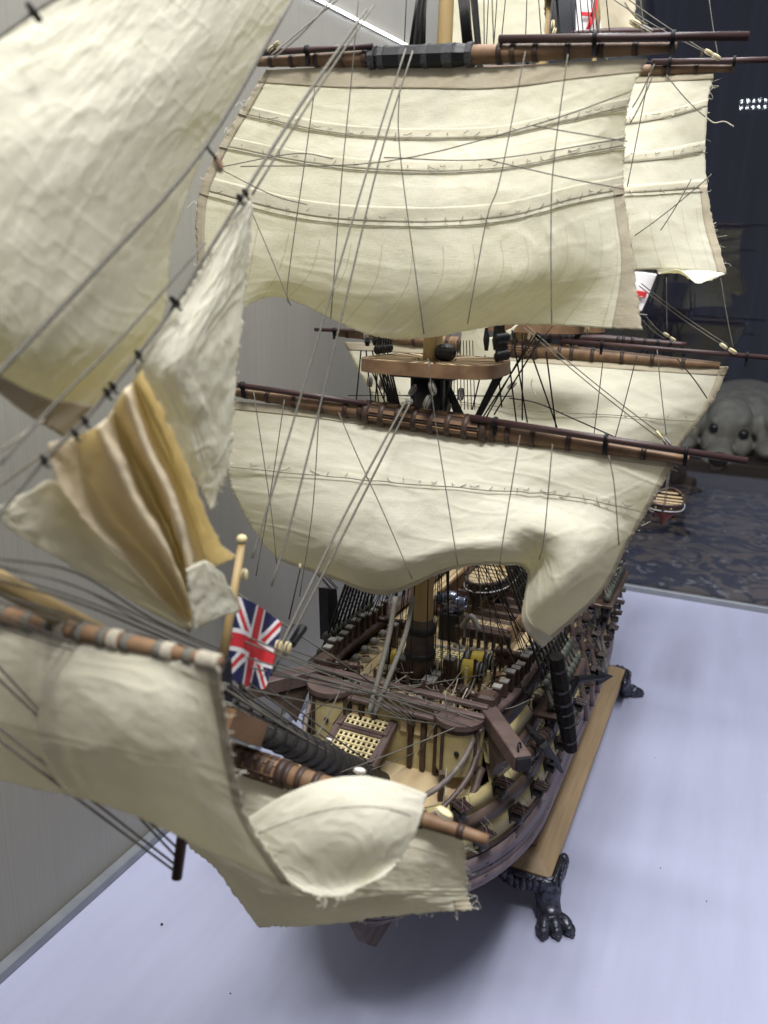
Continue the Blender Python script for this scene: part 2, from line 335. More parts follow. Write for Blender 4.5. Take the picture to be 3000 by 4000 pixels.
def sheet(name, S, m, parent, th=.0005, kind=None, label=None, uv=None):
    nv, nu = S.shape[:2]; n = normals(S); A = S+n*th/2; B = S-n*th/2
    V = np.concatenate([A.reshape(-1, 3), B.reshape(-1, 3)]); k = nu*nv; F = []
    idx = lambda r, c: r*nu+c
    for r in range(nv-1):
        for c in range(nu-1):
            q = (idx(r, c), idx(r, c+1), idx(r+1, c+1), idx(r+1, c)); F.append(q); F.append(tuple(x+k for x in q[::-1]))
    rim = [idx(0, c) for c in range(nu)]+[idx(r, nu-1) for r in range(1, nv)]+[idx(nv-1, c) for c in range(nu-2, -1, -1)]+[idx(r, 0) for r in range(nv-2, 0, -1)]
    for i in range(len(rim)): a, b = rim[i], rim[(i+1) % len(rim)]; F.append((a, a+k, b+k, b))
    me = bpy.data.meshes.new(name); me.from_pydata(V.tolist(), [], F)
    u0, u1, v0, v1 = uv or (0, 1, 0, 1)
    UU = np.tile(np.linspace(u0, u1, nu), nv); VV = np.repeat(np.linspace(v0, v1, nv), nu); UV = np.stack([np.tile(UU, 2), np.tile(VV, 2)], 1)
    L = me.uv_layers.new(name='UVMap'); li = np.empty(len(me.loops), int); me.loops.foreach_get('vertex_index', li)
    L.data.foreach_set('uv', UV[li].ravel()); me.update()
    return link(name, me, m, parent, True, kind, label)
def wrinkle(S, seed, amp=.0012, fu=9, fv=9, fray=.0008):
    nv, nu = S.shape[:2]; U, V = np.meshgrid(np.linspace(0, 1, nu), np.linspace(0, 1, nv)); n = normals(S)
    d = vnoise(U*fu+V*3, V*fv, seed)+.5*vnoise(U*fu*2.3, V*fv*2.1+U*4, seed+1)+.25*vnoise(U*fu*5, V*fv*5, seed+2)
    a_ = seed*.7; cu, cv = U*math.cos(a_)+V*math.sin(a_), -U*math.sin(a_)+V*math.cos(a_)
    w1 = vnoise(U*4, V*4, seed+5)
    rid = np.clip(.16-np.abs(vnoise(cu*fu*.55+w1, cv*fv*1.5+w1*2, seed+6)), 0, 1)/.16+np.clip(.12-np.abs(vnoise(cv*fu*.7+w1, cu*fv*1.8-w1, seed+7)), 0, 1)/.12
    d = d+.34*rid+.12*vnoise(U*fu*11, V*fv*11, seed+8)
    S = S+n*(d*amp)[:, :, None]
    if fray:
        r = np.random.default_rng(seed)
        for sl in ((slice(None), 0), (slice(None), -1)):
            S[sl] += r.normal(0, fray*.5, S[sl].shape)
        S[-1] += r.normal(0, fray*.3, S[-1].shape)
    return S
def sub(S, u0, u1, v0, v1, off):
    nv, nu = S.shape[:2]; n = normals(S); c0, c1 = int(round(u0*(nu-1))), int(round(u1*(nu-1))); r0, r1 = int(round(v0*(nv-1))), int(round(v1*(nv-1)))
    return (S+n*off)[r0:r1+1, c0:c1+1]
def rope(pts, r=.0005, m='ropegrey', parent=None, name='rope', sag=0.0, n=5, label=None):
    pts = np.array(pts, float)
    if len(pts) == 2 and sag:
        t = np.linspace(0, 1, 9)[:, None]; pts = pts[0]*(1-t)+pts[1]*t; pts[:, 2] -= sag*4*(t*(1-t))[:, 0]
    elif len(pts) > 2: pts = crspline(pts, len(pts)*4)
    return MB().tube(pts, r, n).build(name, m, parent, True, label=label)

# ================================================================== the setting
XL, YE, XR = -0.540, 1.690, 0.235          # left pane, end pane, right edge of the case
def struct(o, kind='structure'): o['kind'] = kind; return o
struct(MB().box(((XL+XR)/2, (YE+.335)/2, -.015), (XR-XL, YE-.335, .030), bev=.002).build('shelf', 'shelfwhite'))
struct(MB().box((.6, 1.6, -.075), (7.0, 6.4, .03)).build('floor', 'roomfloor'))
struct(MB().box((XL-.031, .85, .80), (.06, 2.6, 1.9)).build('wall', 'wallpaper'))
struct(MB().box((.6, 4.3, 1.2), (7.0, .08, 2.6)).build('room_wall', 'roomwall'))
def pane(name, c, d, label):
    t = thing(name, label, 'glass pane', (c[0], c[1], .0))
    MB().box(c, d).build('glass', 'paneglass', t); return t
struct(MB().box((XL+.005, .72, .0055), (.011, 1.925, .011), bev=.001).build('wall_edge_strip', 'alu'))
p2 = pane('glass_pane', ((XL+XR)/2, YE+.004, .85), (XR-XL, .006, 1.70), 'end glass pane of the display case with the dark room and the dog behind it')
MB().box(((XL+XR)/2+.006, YE-.006, .006), (XR-XL-.024, .012, .012), bev=.001).build('edge_channel', 'alu', p2)
def led(name, a, b, nrow, gap, cnt, m, label, nrm, up):
    a = np.array(a); b = np.array(b); t = thing(name, label, 'light strip', tuple((a+b)/2))
    MB().beam(a-(b-a)*.01-np.array(nrm)*.003, b+(b-a)*.01-np.array(nrm)*.003, max(gap*.25, .003), .002, nrm).build('strip', 'alu' if nrow == 1 else 'black', t)
    proto = None
    for r in range(nrow):
        for i in range(cnt):
            p = a+(b-a)*(i+.5)/cnt+np.array(up)*(r-(nrow-1)/2)*gap
            if proto is None:
                k_ = 1 if nrow == 1 else 2.4; o = MB().ellip((0, 0, 0), (.0017*k_, .0024*k_, .0017*k_), nu=8, nv=5).build('diode', m, t, True); proto = o
            else: o = proto.copy(); COL.objects.link(o)
            o.location = tuple(p-np.array(t['_w']))
    return t
led('led_strip_and_reflection', onX(1170, -40, XL+.004), onX(1625, 195, XL+.004), 1, .004, 54, 'ledreflection', 'bright white dots down the striped wall at the top, imitating the reflection of an LED strip', (1, 0, 0), (0, .45, -.9))  # glowing dots built on the wall to imitate a mirrored LED strip
led('led_strip_and_reflection', (-.155, -.05, 1.285), (.235, -.05, 1.285), 2, .022, 20, 'leddim', 'double row of LED diodes mirrored as dots in the dark end pane', (0, 1, 0), (0, 0, 1))
rug = MB().box((.25, 2.40, -.0555), (2.4, 1.30, .009), bev=.003).build('rug', 'rugpile')
tag(rug, 'dark blue and brown patterned rug on the floor beyond the end pane', 'rug')
stp = MB().box((.3, 3.55, -.010), (2.6, .95, .10), bev=.006).build('low_platform', 'stepwood')
tag(stp, 'low dark wooden platform behind the rug with the dog lying on it', 'platform')
sp = MB().ellip(onZ(632, 3610, .0012), (.0016, .0011, .0010), nu=7, nv=5).build('crumb', 'speck'); tag(sp, 'tiny dark crumb on the white shelf left of the bow', 'crumb')
for k, (px, py) in enumerate(((2710, 2800), (2580, 3390), (2890, 2480), (2560, 2960), (560, 3760), (900, 3880), (2330, 3850), (2760, 3520), (340, 3560))):
    q = MB().ellip(onZ(px, py, .0006), (.0006+.0002*(k % 3), .0005, .0005), nu=6, nv=4).build('dust_speck', 'speck' if k % 2 else 'flagwhite'); tag(q, 'barely visible speck of dust on the pale shelf', 'dust speck', 'dust specks on the shelf')

# ---- dog lying behind the rug, chin on the platform
dog = thing('dog', 'pale golden dog lying beyond the end pane, facing the camera', 'dog', (-.03, 3.35, .04))
D0 = np.array(onY(2840, 1700, 3.18))
def dogmesh():
    b = MB(); c = D0
    b.ellip(c+[0, .10, .030], (.086, .115, .100), nu=20, nv=12)            # skull
    b.ellip(c+[0, .050, .062], (.060, .060, .045), nu=16, nv=9)            # forehead
    b.ellip(c+[-.018, .000, -.066], (.047, .115, .050), nu=18, nv=10)     # muzzle
    b.ellip(c+[-.020, -.045, -.102], (.040, .075, .026), nu=16, nv=8)     # lower jaw
    for s in (-1, 1):
        b.ellip(c+[s*.030-.018, -.070, -.080], (.028, .040, .032), nu=12, nv=8)   # flews
        b.ellip(c+[s*.040, .020, .046], (.026, .026, .016), nu=12, nv=7)          # brows
        b.ellip(c+[s*.056, .060, -.040], (.036, .060, .050), nu=12, nv=8)         # cheeks
        b.ellip(c+[s*.104, .110, .030], (.026, .050, .045), nu=12, nv=8); b.ellip(c+[s*.118, .105, -.045], (.020, .050, .085), nu=14, nv=9)   # hanging ears
    b.ellip(c+[.01, .27, -.05], (.12, .18, .13), nu=18, nv=10)            # neck
    zb = .04+.10
    b.ellip((c[0]+.05, c[1]+.55, zb+.015), (.19, .38, .125), nu=22, nv=12)
    for s in (-1, 1):
        b.ellip((c[0]+s*.14, c[1]+.12, .045+.032), (.045, .20, .036), nu=14, nv=8)
    return b
db = dogmesh().build('body', 'dogfur', dog, True)
rm = db.modifiers.new('Remesh', 'REMESH'); rm.mode = 'VOXEL'; rm.voxel_size = .0065; rm.use_smooth_shade = True
sm = db.modifiers.new('Smooth', 'SMOOTH'); sm.factor = .5; sm.iterations = 4
for px, py in ((2790, 1672), (2905, 1697)):
    MB().ellip(onY(px, py, 3.185), (.0190, .013, .0185), nu=14, nv=9).build('eye', 'dogdark', dog, True)
MB().ellip(onY(2806, 1795, 3.045), (.034, .020, .027), nu=14, nv=9).build('nose', 'dogdark', dog, True)

# ================================================================== display stand
BX0, BX1, BY0, BY1 = -.336, -.110, .682, 1.190
st = thing('display_stand', 'wooden base board on four dark metal paw feet under the ship model', 'stand', (XC, .93, 0))
def board():
    z0, z1, z2 = .036, .046, .056; V = []
    for z, i in ((z0, 0), (z1, 0), (z2, .017)):
        i = i; V += [(BX0+i, BY0+i, z), (BX1-i, BY0+i, z), (BX1-i, BY1-i, z), (BX0+i, BY1-i, z)]
    F = [(3, 2, 1, 0), (8, 9, 10, 11)]
    for r in (0, 4):
        for k in range(4): F.append((r+k, r+(k+1) % 4, r+4+(k+1) % 4, r+4+k))
    return MB().add(V, F)
board().build('board', 'plinthwood', st)
MB().box((XC, .936, .0625), (.184, .464, .013), bev=.004).build('upper_board', 'plinthdark', st)
for yy in (.74, 1.06):
    b = MB(); b.prism([(XC-.05, yy, .0695), (XC+.05, yy, .0695), (XC+.065, yy, .10), (XC+.045, yy, .092), (XC+.012, yy, .074), (XC-.012, yy, .074), (XC-.045, yy, .092), (XC-.065, yy, .10)], (0, 1, 0), .010)
    b.build('cradle', 'plinthwood', st)
def paw(sx, sy):
    """cast claw foot: corner bracket, leg and a paw of three toes splayed out along (sx,sy)"""
    b = MB(); x = BX1 if sx > 0 else BX0; y = BY0 if sy < 0 else BY1
    d = np.array([sx*.55, sy*.85, 0]); d /= np.linalg.norm(d); q = np.array([-d[1], d[0], 0])
    # bracket along both edges
    b.beam((x+sx*.004, y+sy*.004, .038), (x+sx*.004, y-sy*.040, .038), .007, .018, bev=.0025)
    b.beam((x+sx*.004, y+sy*.004, .0375), (x-sx*.048, y+sy*.004, .0375), .007, .018, bev=.0025)
    for t in np.linspace(.006, .038, 6):
        b.ellip((x+sx*.0085, y-sy*t, .038+.003*math.sin(t*160)), (.0022, .0048, .0075), nu=8, nv=6)
        b.ellip((x-sx*t, y+sy*.0085, .038+.003*math.sin(t*160)), (.0048, .0022, .0075), nu=8, nv=6)
    b.ellip((x+sx*.005, y-sy*.039, .040), (.006, .007, .008), nu=8, nv=6); b.ellip((x-sx*.046, y+sy*.005, .040), (.007, .006, .008), nu=8, nv=6)
    c = np.array([x, y, 0.])-d*.012
    pts = [c+[0, 0, .040], c+d*.006+[0, 0, .030], c+d*.010+[0, 0, .020], c+d*.016+[0, 0, .012], c+d*.026+[0, 0, .008]]
    b.tube(crspline(pts, 10), crspline([[.014], [.0145], [.0125], [.0125], [.011]], 10)[:, 0], 10)
    b.ellip(c+d*.021+[0, 0, .0100], (.0125, .0125, .0090), nu=12, nv=8)
    for k in (-1, 0, 1):
        dd = d+q*k*.40; dd /= np.linalg.norm(dd); pp = np.array([-dd[1], dd[0], 0])
        R = np.array([dd, pp, [0, 0, 1]]).T; p0 = c+d*.019+q*k*.0060
        b.ellip(p0+dd*.011+[0, 0, .0078], (.0120, .0074, .0082), R, 12, 8); b.ellip(p0+dd*.0185+[0, 0, .0062], (.0070, .0068, .0062), R, 10, 7)
        b.ellip(p0+dd*.0235+[0, 0, .0040], (.0034, .0030, .0032), R, 8, 6)
        for j in range(3): b.ellip(p0+dd*(.004+.006*j)+[0, 0, .0145-.0022*j], (.0028, .0022, .0022), R, 7, 5)
    return b
for sx in (1, -1):
    for sy in (-1, 1):
        o = paw(sx, sy).build('paw_foot', 'pewter', st, True)
# ================================================================== the ship
ship = thing('ship_model', 'wooden model of a three-masted sailing warship with cream cloth sails', 'model ship', (XC, .90, .066))
def ip(x, xs, ys): return float(np.interp(x, xs, ys))
def sheer(y): return .012*((y-.85)/.4)**2-.005
def yst(z): return ip(z, [.065, .10, .15, .20, .25, .30], [.528, .487, .463, .456, .462, .475])
def yen(z): return ip(z, [.065, .15, .22, .34], [1.235, 1.240, 1.258, 1.300])
def bmax(z): return ip(z, [.065, .072, .085, .10, .13, .155, .19, .22, .25, .28, .34], [.006, .028, .058, .080, .1055, .1140, .1075, .0985, .0905, .0855, .081])
def half(y, z):
    """half breadth of the hull at station y and (sheer-free) height z"""
    y0, y1 = yst(z), yen(z); t = (y-y0)/(y1-y0)
    if t <= 0 or t > 1.001: return 0.0
    e = ip(z, [.065, .12, .15, .24], [.48, .30, .218, .21]); p = ip(z, [.065, .12, .15, .24], [1.15, 1.9, 2.2, 2.3])
    f = (1-max(0, 1-t/e)**p)**(1/p) if t < e else 1.0
    ta = ip(z, [.065, .15, .25], [.04, .55, .80]); ts = ip(z, [.065, .15, .25], [.45, .6, .62])
    if t > ts: f *= 1-(1-ta)*((t-ts)/(1-ts))**2
    return max(bmax(z)*f, .0015)
def strake(z0, z1, proud, m, side, ya=None, yb=None, name='strake', n=46, thick=.0035):
    V = []; zc = (z0+z1)/2
    t = np.linspace(0, 1, n)**1.7
    for tt in t:
        for z, off in ((z0, -thick), (z0, proud), (z1, proud), (z1, -thick)):
            a = max(yst(z), ya or 0); b_ = min(yen(z), yb or 9); y = a+(b_-a)*tt
            h = half(y, z); dy = .004; g = (half(y+dy, z)-half(max(y-dy, yst(z)), z))/(dy+min(dy, y-yst(z)))
            nx, ny = 1., -g; l = math.hypot(nx, ny); nx /= l; ny /= l
            if tt == 0 and not (ya and ya > yst(z)): nx, ny = 0, -1
            V.append((XC+side*max(h+nx*off, 0.0006), y+ny*off, z+sheer(y)))
    F = [(0, 1, 2, 3), tuple((n-1)*4+k for k in (3, 2, 1, 0))]
    for i in range(n-1):
        for k in range(4): F.append((i*4+k, i*4+(k+1) % 4, i*4+4+(k+1) % 4, i*4+4+k))
    return MB().add(V, F).build(name, m, ship, True)
BANDS = []
zz = np.linspace(.066, .170, 14)
for i in range(13): BANDS.append((zz[i], zz[i+1]-.0006, .0004*(i % 2), 'mauve'))
BANDS += [(.170, .1815, .0020, 'mauve'), (.1816, .1865, .0008, 'walnut'), (.1866, .2070, 0, 'ochre'), (.2071, .2165, .0030, 'brownwale'),
          (.2166, .2300, 0, 'ochre'), (.2301, .2365, 0, 'ochre'), (.2366, .2460, .0028, 'brownwale'), (.2461, .2635, .0005, 'ochre')]
for z0, z1, pr, m in BANDS:
    for sd in (1, -1): strake(z0, z1, pr, m, sd, ya=.538 if z0 > .2295 else None)
for sd in (1, -1):
    strake(.2636, .2800, .0010, 'walnut', sd, ya=.545)
    strake(.2801, .2850, .0035, 'rosewood', sd, ya=.545, name='cap_rail', thick=.0085)
    strake(.2851, .3050, .0005, 'ochre', sd, ya=.93); strake(.3051, .3100, .003, 'rosewood', sd, ya=.93, name='cap_rail', thick=.008)
# stern, stem and keel
b = MB(); P = []
for z in np.linspace(.07, .32, 9):
    y = yen(z)-.002; P.append((half(y, z)*.99, y, z+sheer(y)))
V = [(XC+p[0], p[1], p[2]) for p in P]+[(XC-p[0], p[1], p[2]) for p in P]; n = len(P)
b.add(V+[(v[0], v[1]+.006, v[2]) for v in V], [(i, i+1, n+i+1, n+i) for i in range(n-1)]+[(3*n+i, 3*n+i+1, 2*n+i+1, 2*n+i) for i in range(n-1)]+[(i, 2*n+i, 2*n+i+1, i+1) for i in range(n-1)]+[(n+i, n+i+1, 3*n+i+1, 3*n+i) for i in range(n-1)])
b.build('transom', 'walnut', ship)
prof = [(.535, .066), (.505, .0665), (.487, .085), (.470, .115), (.452, .15), (.440, .19), (.420, .225), (.400, .250), (.398, .262), (.430, .252), (.470, .235), (.474, .17), (.490, .12), (.520, .085)]
MB().prism([(XC, y, z+.004) for y, z in prof], (1, 0, 0), .008).build('stem', 'brownwale', ship)
MB().box((XC, .885, .0725), (.007, .73, .009)).build('keel', 'brownwale', ship)
# ---- decks, plank by plank
def deck(name, z, ya, yb, wd, m, xs=(-.11, .11), gap=.0005, zs=.25, inset=.004):
    d = MB().box((XC, (ya+yb)/2, z-.0035), (.02, .02, .002)).build(name, m, ship)
    x = xs[0]
    while x < xs[1]-1e-6:
        xm = x+wd/2; ys = [y for y in np.linspace(ya, yb, 60) if half(y, zs)-inset > abs(xm)+wd/2]
        if len(ys) > 4:
            cuts = [ys[0]]; yy = ys[0]+random.uniform(.05, .14)
            while yy < ys[-1]-.03: cuts.append(yy); yy += random.uniform(.09, .15)
            cuts.append(ys[-1])
            for a, c in zip(cuts[:-1], cuts[1:]):
                q = MB(); hx = wd/2-gap; top = lambda y: z+.25*(sheer(y)-sheer(YF))
                q.add([(XC+xm+s*hx, yy_, top(yy_)+dz) for s in (-1, 1) for yy_ in (a+gap, c-gap) for dz in (-.003, random.uniform(-.00012, .00012))],
                      [(0, 1, 3, 2), (4, 6, 7, 5), (0, 4, 5, 1), (2, 3, 7, 6), (0, 2, 6, 4), (1, 5, 7, 3)])
                q.build('plank', m, d)
        x += wd
    return d
DZ = .271
deck('forecastle_deck', DZ, .540, .700, .0088, 'deckwood', zs=.272)
deck('gangway', DZ, .700, .93, .0088, 'deckwood', xs=(-.0880, -.0528), zs=.272)
deck('gangway', DZ, .700, .93, .0088, 'deckwood', xs=(.0528, .0880), zs=.272)
deck('quarter_deck', DZ+.002, .930, 1.27, .0110, 'deckwood', zs=.272)
deck('waist_deck', .243, .690, .945, .0110, 'deckwood', zs=.250)
MB().prism([(XC+sx*max(half(y, .2205)-.0075, .002), y, .2262) for sx, ys in ((1, np.linspace(.474, .536, 8)), (-1, np.linspace(.536, .474, 8))) for y in ys], (0, 0, 1), .004).build('head_platform', 'lightwood', ship)
# grating maker: real bars crossing, dark beneath
def grating(x0, x1, y0, y1, z, pitch, m, name='grating', rim='greywood', zfun=None):
    zf = zfun or (lambda y: 0)
    def bx(c, d): b_.box((c[0], c[1], c[2]+zf(c[1])), d)
    b_ = MB()
    nx = max(2, int(round((x1-x0)/pitch))); ny = max(2, int(round((y1-y0)/pitch))); w_ = pitch*.38
    for i in range(nx+1): 
        xx = x0+(x1-x0)*i/nx
        b_.beam((xx, y0, z+zf(y0)), (xx, y1, z+zf(y1)), w_, .0016)
    for j in range(ny+1):
        yy = y0+(y1-y0)*j/ny; bx((0.5*(x0+x1), yy, z+.0004), (x1-x0, w_, .0016))
    g = b_.build(name, m, ship)
    c = MB()
    for xx in (x0-.002, x1+.002): c.beam((xx, y0-.004, z-.0006+zf(y0)), (xx, y1+.004, z-.0006+zf(y1)), .004, .006)
    for yy in (y0-.002, y1+.002): c.box(((x0+x1)/2, yy, z-.0009+zf(yy)), (x1-x0, .004, .006))
    c.build('coaming', rim, g)
    MB().add([(x0, y0, z-.0025+zf(y0)), (x1, y0, z-.0025+zf(y0)), (x1, y1, z-.0025+zf(y1)), (x0, y1, z-.0025+zf(y1))], [(0, 1, 2, 3)]).build('shade_sheet', 'walnut', g)  # dark sheet added to stand in for the shade below the bars
    return g
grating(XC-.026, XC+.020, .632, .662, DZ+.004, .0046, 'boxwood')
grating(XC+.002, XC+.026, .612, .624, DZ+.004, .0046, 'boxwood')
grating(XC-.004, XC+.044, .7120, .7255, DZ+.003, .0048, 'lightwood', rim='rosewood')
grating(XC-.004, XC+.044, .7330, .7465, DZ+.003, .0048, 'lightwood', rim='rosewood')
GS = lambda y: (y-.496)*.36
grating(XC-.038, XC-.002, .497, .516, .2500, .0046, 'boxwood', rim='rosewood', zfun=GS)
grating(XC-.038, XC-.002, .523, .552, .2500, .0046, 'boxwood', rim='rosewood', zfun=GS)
for sx in (-.042, .002): MB().beam((XC+sx, .490, .247), (XC+sx, .560, .2725), .0055, .006, bev=.0008).build('grating_rail', 'rosewood', ship)

# ---- beakhead bulkhead with columns, panels and round houses
bk = MB().box((XC, .5375, .2555), (.150, .005, .057)).build('beakhead_bulkhead', 'ochre', ship)
for i, xx in enumerate((-.039, -.0275, -.016, .0165, .0275, .0385)):
    MB().box((XC+xx, .5335, .2545), (.0042, .0035, .050), bev=.0006).build('column', 'walnut', bk)
for xx in (-.0333, -.0218, .0220, .0330, .010):
    MB().box((XC+xx, .5341, .266), (.0056, .0018, .013), bev=.0005).build('panel', 'lightwood', bk)
for k, (zz, yy, th) in enumerate(((.2865, .536, .006), (.2795, .531, .004), (.2925, .543, .004))):
    MB().beam((XC-.076, yy, zz), (XC+.076, yy, zz), .006, th, bev=.001).build('rail', 'rosewood', ship)
for sx in (-1, 1):
    b = MB(); c = XC+sx*.056; pts = [(c+.0165*math.cos(a), .534-.0165*math.sin(a)) for a in np.linspace(0, math.pi, 13)]
    b.prism([(x, y, .262) for x, y in pts], (0, 0, 1), .040); o = b.build('round_house', 'ochre', ship)
    b = MB(); pts = [(c+.0200*math.cos(a), .535-.0200*math.sin(a)) for a in np.linspace(0, math.pi, 13)]
    b.prism([(x, y, .2845) for x, y in pts], (0, 0, 1), .0042); b.build('roof', 'rosewood', o)
    b = MB(); pts = [(c+.0176*math.cos(a), .5345-.0176*math.sin(a)) for a in np.linspace(0, math.pi, 13)]
    b.prism([(x, y, .2800) for x, y in pts], (0, 0, 1), .0040); b.build('moulding', 'walnut', o)
    for a in (.35, 2.05, 2.8):
        b = MB(); b.tube([(c+.0168*math.cos(a), .534-.0168*math.sin(a), .243), (c+.0168*math.cos(a), .534-.0168*math.sin(a), .279)], .0016, 6); b.build('pilaster', 'walnut', o)
    MB().ellip((c+.0168*math.cos(1.3), .534-.0168*math.sin(1.3), .262), (.0022, .0012, .0026), nu=10, nv=6).build('port_hole', 'black', o)
    # head rails sweeping forward to the stem
    for k, (z0, z1, x0, r, m) in enumerate(((.279, .250, .070, .0022, 'headgrey'), (.262, .238, .073, .0022, 'rosewood'), (.245, .224, .076, .0028, 'brownwale'))):
        pts = [(XC+sx*x0, .535, z0), (XC+sx*(x0-.002), .515, z0-.016), (XC+sx*(x0-.014), .488, z0-.030), (XC+sx*(x0-.036), .455, z0-.034), (XC+sx*.012, .412, z1)]
        MB().tube(crspline(pts, 20), crspline([[r*1.25], [r], [r], [r*.9], [r*.7]], 20)[:, 0], 8).build('head_rail', m, ship, True)
    for f in (.30, .55, .78):
        a = np.array((XC+sx*(.070-.05*f), .532-.10*f, .262-.026*f)); 
        MB().beam(a, a+[sx*-.002, .004, -.034], .004, .005).build('head_timber', 'brownwale', ship)
    # cathead beam
    a = np.array([XC+sx*.0740, .5480, .2860]); e = np.array([XC+sx*.1160, .4960, .2830]); d = e-a
    o = MB().beam(a, e, .0130, .0125, bev=.0008).build('cathead', 'rosewood', ship)
    MB().beam(e-d*.02, e+d*.035, .0105, .0095).build('sheave_end', 'black', o)
    MB().torus(e-d*.10+[0, 0, .008], (1, 0, .2), .0035, .0007, 12, 5).build('eye_bolt', 'blackiron', o, True)
    MB().box((XC+sx*.072, .553, .292), (.015, .015, .016), bev=.002).build('cat_block', 'walnut', ship)
    # knee under the cathead and broad wale pieces at the bow
    MB().prism([(XC+sx*.080, .540, .277), (XC+sx*.105, .508, .276), (XC+sx*.094, .520, .262), (XC+sx*.088, .530, .245)], (0.78, 0.62*sx, 0), .006).build('cathead_knee', 'brownwale', ship)

# ---- guns and port lids along the port side
def gun_mesh():
    b = MB(); prof = [(0, .0032), (.004, .0036), (.006, .0034), (.0085, .0033), (.009, .0042), (.0115, .0042), (.0122, .0034), (.0126, .0020), (.0100, .0018)]
    b.tube([(x, 0, 0) for x, r in prof], [r for x, r in prof], 12)
    me = bpy.data.meshes.new('gun'); me.from_pydata(b.v, [], b.f); me.materials.append(MATS['gunmetal']); return me
def lid_mesh():
    b = MB(); b.box((.0060, 0, 0), (.012, .0115, .0015), bev=.0003)
    for e in (-.0040, 0, .0040): b.box((.0064, e, .0013), (.0126, .0026, .0015), bev=.0004)
    b.box((.0012, 0, .0012), (.0016, .0130, .0022))
    me = bpy.data.meshes.new('gunport_lid'); me.from_pydata(b.v, [], b.f); me.materials.append(MATS['lidwood']); return me
GM, LM = gun_mesh(), lid_mesh()
hm = bpy.data.meshes.new('port_hole'); q = MB().box((0, 0, 0), (.003, .0105, .0115)); hm.from_pydata(q.v, [], q.f); hm.materials.append(MATS['black'])
for row, (z, y0, n, sp) in enumerate(((.1965, .512, 17, .0425), (.2255, .498, 17, .0430), (.2530, .640, 14, .0430))):
    for i in range(n):
        y = y0+i*sp
        h = half(y, z); g = (half(y+.003, z)-half(y-.003, z))/.006; an = -math.atan(g)
        zz_ = z+sheer(y)
        ho = bpy.data.objects.new('gunport', hm); COL.objects.link(ho); ho.parent = ship
        ho.location = (XC+h+.0002-XC, y-.90, zz_-.066); ho.rotation_euler = (0, 0, an)
        go = bpy.data.objects.new('gun', GM); COL.objects.link(go); go.parent = ship
        go.location = (h-.003, y-.90, zz_-.0015-.066); go.rotation_euler = (0, math.radians(random.uniform(-3, 2)), an+random.uniform(-.05, .05))
        lo = bpy.data.objects.new('gunport_lid', LM); COL.objects.link(lo); lo.parent = ship
        lo.location = (h+.001, y-.90, zz_+.0062-.066); lo.rotation_euler = (0, math.radians(random.uniform(-12, 10)), an)
        c, s_ = math.cos(an), math.sin(an)
        base = np.array([XC+h+.002, y, zz_+.017])
        for e in (-.004, .004):
            p1 = np.array([XC+h+c*.012-s_*e, y+s_*.012+c*e, zz_+.0092])
            MB().tube(crspline([base+[0, e, 0], (base+p1)/2+[.002, e*.4, .001], p1], 6), .00028, 4).build('lid_lanyard', 'ropegrey', ship)
# side fenders and steps
for y in (.800, .835, .870):
    pts = [(XC+half(y, z)+.0030, y, z+sheer(y)) for z in np.linspace(.165, .278, 12)]
    MB().tube(pts, .0032, 6).build('fender', 'rosewood', ship, True)
for y in (.905, .925):
    pts = [(XC+half(y, z)+.0040, y, z+sheer(y)) for z in np.linspace(.165, .278, 12)]
    MB().tube(pts, .0024, 6).build('fender', 'greywood', ship, True)

# ---- channels with dead-eyes and lanyards, shrouds and ratlines
def shrouds(ym, ztop, ys, zch, xo, xt, nrat, name):
    for sd in (1, -1):
        yc = (ys[0]+ys[-1])/2
        MB().beam((XC+sd*(xo-.004), ys[0]-.012, zch), (XC+sd*(xo-.004), ys[-1]+.012, zch), .022, .0035, bev=.0005).build('channel', 'walnut', ship)
        L = []
        for k, y in enumerate(ys):
            foot = np.array([XC+sd*xo, y, zch+.003]); top = np.array([XC+sd*xt, ym+.004*(k/len(ys)), ztop]); d = (top-foot)/np.linalg.norm(top-foot)
            p_lo = foot+d*.004; p_hi = foot+d*.024
            MB().ellip(p_lo, (.0046, .0046, .0052), nu=9, nv=6).build('deadeye', 'deadeyewood', ship, True)
            MB().ellip(p_hi, (.0046, .0046, .0052), nu=9, nv=6).build('deadeye', 'deadeyewood', ship, True)
            b_ = MB()
            for e in (-.0022, 0, .0022): b_.tube([p_lo+[0, e, .001], p_hi+[0, e, -.001]], .00085, 4)
            b_.build('lanyard', 'ropegrey', ship, kind='stuff')
            MB().tube([foot+[-sd*.002, 0, -.002], (XC+sd*(half(y, .225)+.004), y, .226+sheer(y))], .0008, 4).build('chain_plate', 'blackiron', ship)
            MB().tube([p_hi, top], .0012, 6).build('shroud', 'ropedark', ship)
            L.append((p_hi, top))
        b_ = MB()
        for r in range(1, nrat):
            f = .03+.93*r/nrat; P = [a+(t-a)*f for a, t in L]
            b_.tube(np.array(P), .00062, 4)
        b_.build('ratlines', 'ropedark', ship, kind='stuff')
shrouds(.592, .535, np.linspace(.618, .722, 10), .2600, .112, .010, 26, 'fore')
shrouds(.872, .560, np.linspace(.885, .995, 10), .2640, .114, .011, 26, 'main')
shrouds(1.125, .545, np.linspace(1.13, 1.20, 6), .285, .096, .009, 18, 'mizzen')
# hanging black bundles (hammock netting screens) beside the fore shrouds
MB().prism([onX(1262, 2298, -.345), onX(1298, 2298, -.345), onX(1312, 2500, -.345), (onX(1268, 2500, -.345))], (1, 0, 0), .010).build('canvas_screen', 'black', ship)

